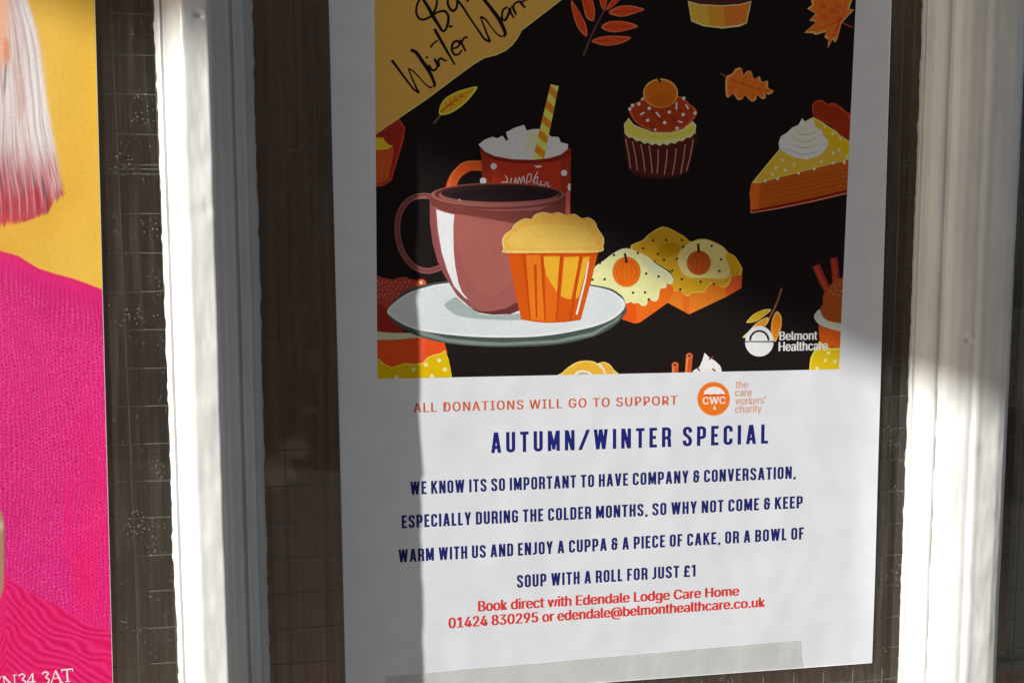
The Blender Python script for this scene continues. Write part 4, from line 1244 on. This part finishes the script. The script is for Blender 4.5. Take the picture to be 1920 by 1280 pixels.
J = blend(J, sr(240, 100, 164), fadein * lightdot * (.15 + .75 * vnoise(np.floor(cu_ + .5) * 2.3, np.floor(cv_ + .5) * 1.9)) * .85)
ribx = (GX + 30 * np.exp(-((dj - 10) / 60.0)) * np.sign(GX - 110) * np.clip(np.abs(GX - 110) / 90, 0, 1)) - np.clip(90 - GX, 0, 60) * .0045 * np.clip(dj - 20, 0, 90)
ribs = s_(.62, .95, np.sin(2 * np.pi * ribx / 11.0) * .5 + .5)
J = blend(J, sr(170, 16, 84), ribs * s_(14, 30, dj) * s_(130, 60, dj) * .75)
J = blend(J, sr(206, 26, 90), s_(16, 4, dj) * .7)
J = blend(J, sr(226, 10, 88), s_(120, 175, GX + (vnoise(GX * .03, GY * .02) - .5) * 40) * s_(680, 860, GY) * .25)
J = blend(J, sr(222, 4, 78), np.exp(-((GX - 158) / 22.0) ** 2 - ((GY - 1085) / 75.0) ** 2) * .45)
J = blend(J, sr(216, 20, 110), np.exp(-((GX - 128) / 10.0) ** 2) * s_(880, 920, GY) * s_(1090, 1000, GY) * .6)
wb = np.interp(GX, [-55, 0, 12, 40, 70, 110, 150, 180, 240], [1150, 1110, 1075, 1098, 1116, 1134, 1160, 1175, 1190])
db = GY - wb
mw = s_(-3, 5, db)
Wv = np.zeros_like(Cc) + sr(212, 20, 98)
ph = db - .10 * GX + 10 * np.sin(GX * .035 + db * .02) + (vnoise(GX * .03, GY * .03) - .5) * 16 + (vnoise(GX * .012 + 4, GY * .05) - .5) * 13
ln = np.sin(2 * np.pi * ph / 16.5) * .5 + .5
Wv = blend(Wv, sr(168, 6, 66), s_(.62, .98, ln) * (.2 + .6 * vnoise(GX * .05, GY * .12)))
Wv = blend(Wv, sr(240, 62, 138), s_(.35, .05, ln) * .5)
Wv = blend(Wv, sr(214, 4, 80), vnoise(GX * .03 + 8, GY * .02) * .5)
J = blend(J, Wv, mw)
J = J * (.93 + .14 * grain[..., None])
# fingers at the left edge
hw = np.interp(PY, [940, 958, 985, 1040, 1100, 1128, 1150], [-40, 3, 9, 9, 7, -2, -40])[:, None]
mf = s_(1.5, -1.5, GX - hw)
Fg = np.zeros_like(Cc) + sr(160, 122, 92)
Fg = blend(Fg, sr(96, 66, 48), s_(5, 9, GX) * .7)
Fg = blend(Fg, sr(196, 170, 150), np.exp(-((GX - 2) / 4.0) ** 2 - ((GY - 985) / 9.0) ** 2))
IMG = blend(Cc, H, mh)
IMG = blend(IMG, J, mj)
IMG = blend(IMG, Fg, mf)
IMG = np.clip(IMG, .004, .88)
yp2 = YP - 1e-5
rayx = (GX - 960) / F; rayy = (GY - 640) / F
d = rayx[..., None] * RC[0] + rayy[..., None] * RC[1] + RC[2]      # R^T * ray
PV = CAM + d * ((yp2 - CAM[1]) / d[..., 1])[..., None]
which = np.zeros((nyp, nxp), int)
which[mh > .5] = 1
which[mj > .5] = 2
which[mf > .5] = 3
fw = np.maximum.reduce([which[:-1, :-1], which[1:, :-1], which[:-1, 1:], which[1:, 1:]])
# the sheet itself
Ls = [at(-850, -430, YP), at(177 - 430 * 34 / 1280. + .6, -430, YP), at(177 + 1345 * 34 / 1280. + .6, 1345, YP), at(-850, 1345, YP)]
Lb = [p + np.array((0, .0003, 0)) for p in Ls]
mesh_obj('paper_sheet', Ls + Lb, [(0, 1, 2, 3), (7, 6, 5, 4), (0, 4, 5, 1), (1, 5, 6, 2), (2, 6, 7, 3), (3, 7, 4, 0)], M_PAPER, port)
for k, nm in enumerate(('yellow_background', 'hair_picture', 'jumper_picture', 'hand_picture')):
    jj, ii = np.nonzero(fw == k)
    quads = np.stack([jj * nxp + ii, (jj + 1) * nxp + ii, (jj + 1) * nxp + ii + 1, jj * nxp + ii + 1], 1)
    used, inv = np.unique(quads, return_inverse=True)
    mesh_obj(nm, PV.reshape(-1, 3)[used], inv.reshape(-1, 4), M_GLOSSY, port, vcols=IMG.reshape(-1, 3)[used])

# the rest of the print, out of the picture to the left
a = Art(); a.poly(lit(214, 162, 48), [(-845, -428), (177 - 428 * 34 / 1280. - .4, -428), (177 - 62 * 34 / 1280. - .4, -61), (-54, -61), (-54, 462), (-845, 470)]); a.build('yellow_background', port, M_GLOSSY)
a = Art(); a.poly(lit(206, 30, 112), [(-845, 470), (-54, 462), (-54, 1343), (-845, 1343)]); a.build('jumper_picture', port, M_GLOSSY)

# postcode in small white serif letters along its foot
a = Art()
WT = (.82, .78, .78)
def serif(P, w=2.2): a.line(WT, P, w, smooth=False)
def sl(x, y): return (x, y)
# T at the cut left edge
serif([(-14, 1271), (2, 1269)], 2.6); serif([(-6, 1270), (-4, 1293)], 3)
serif([(7, 1267), (8.5, 1291)], 1.8); serif([(7, 1267), (27, 1288)], 3.4); serif([(27, 1265), (28, 1288)], 1.8); serif([(3, 1267.5), (10, 1266.5)], 1.5); serif([(23, 1265.3), (32, 1264)], 1.5); serif([(4, 1291.5), (13, 1290.5)], 1.5)
a.line(WT, [(35, 1266.5), (41, 1262.5), (46.5, 1266), (42, 1272.5), (48, 1277), (45, 1285), (35, 1286.5)], 2.6)
serif([(61, 1261), (62, 1285)], 3); serif([(61, 1261), (51, 1278)], 1.8); serif([(51, 1278), (67, 1276.5)], 2.2)
a.line(WT, [(79, 1262.5), (85, 1258.5), (90.5, 1262), (86, 1268.5), (92, 1273), (89, 1280), (79, 1282)], 2.6)
serif([(104, 1256), (96, 1280)], 1.8); serif([(104, 1256), (115, 1278.5)], 3.4); serif([(100, 1271), (111, 1270)], 1.6); serif([(93, 1280.6), (100, 1280)], 1.5); serif([(111, 1279), (119, 1278.2)], 1.5)
serif([(115, 1255), (136, 1253)], 2.4); serif([(125.5, 1254.5), (127, 1276.5)], 3.2); serif([(115.3, 1254), (115.8, 1259.5)], 1.6); serif([(135.8, 1252), (136.4, 1257.5)], 1.6); serif([(122, 1277.3), (132, 1276.4)], 1.5)
a.build('postcode_lettering', port)
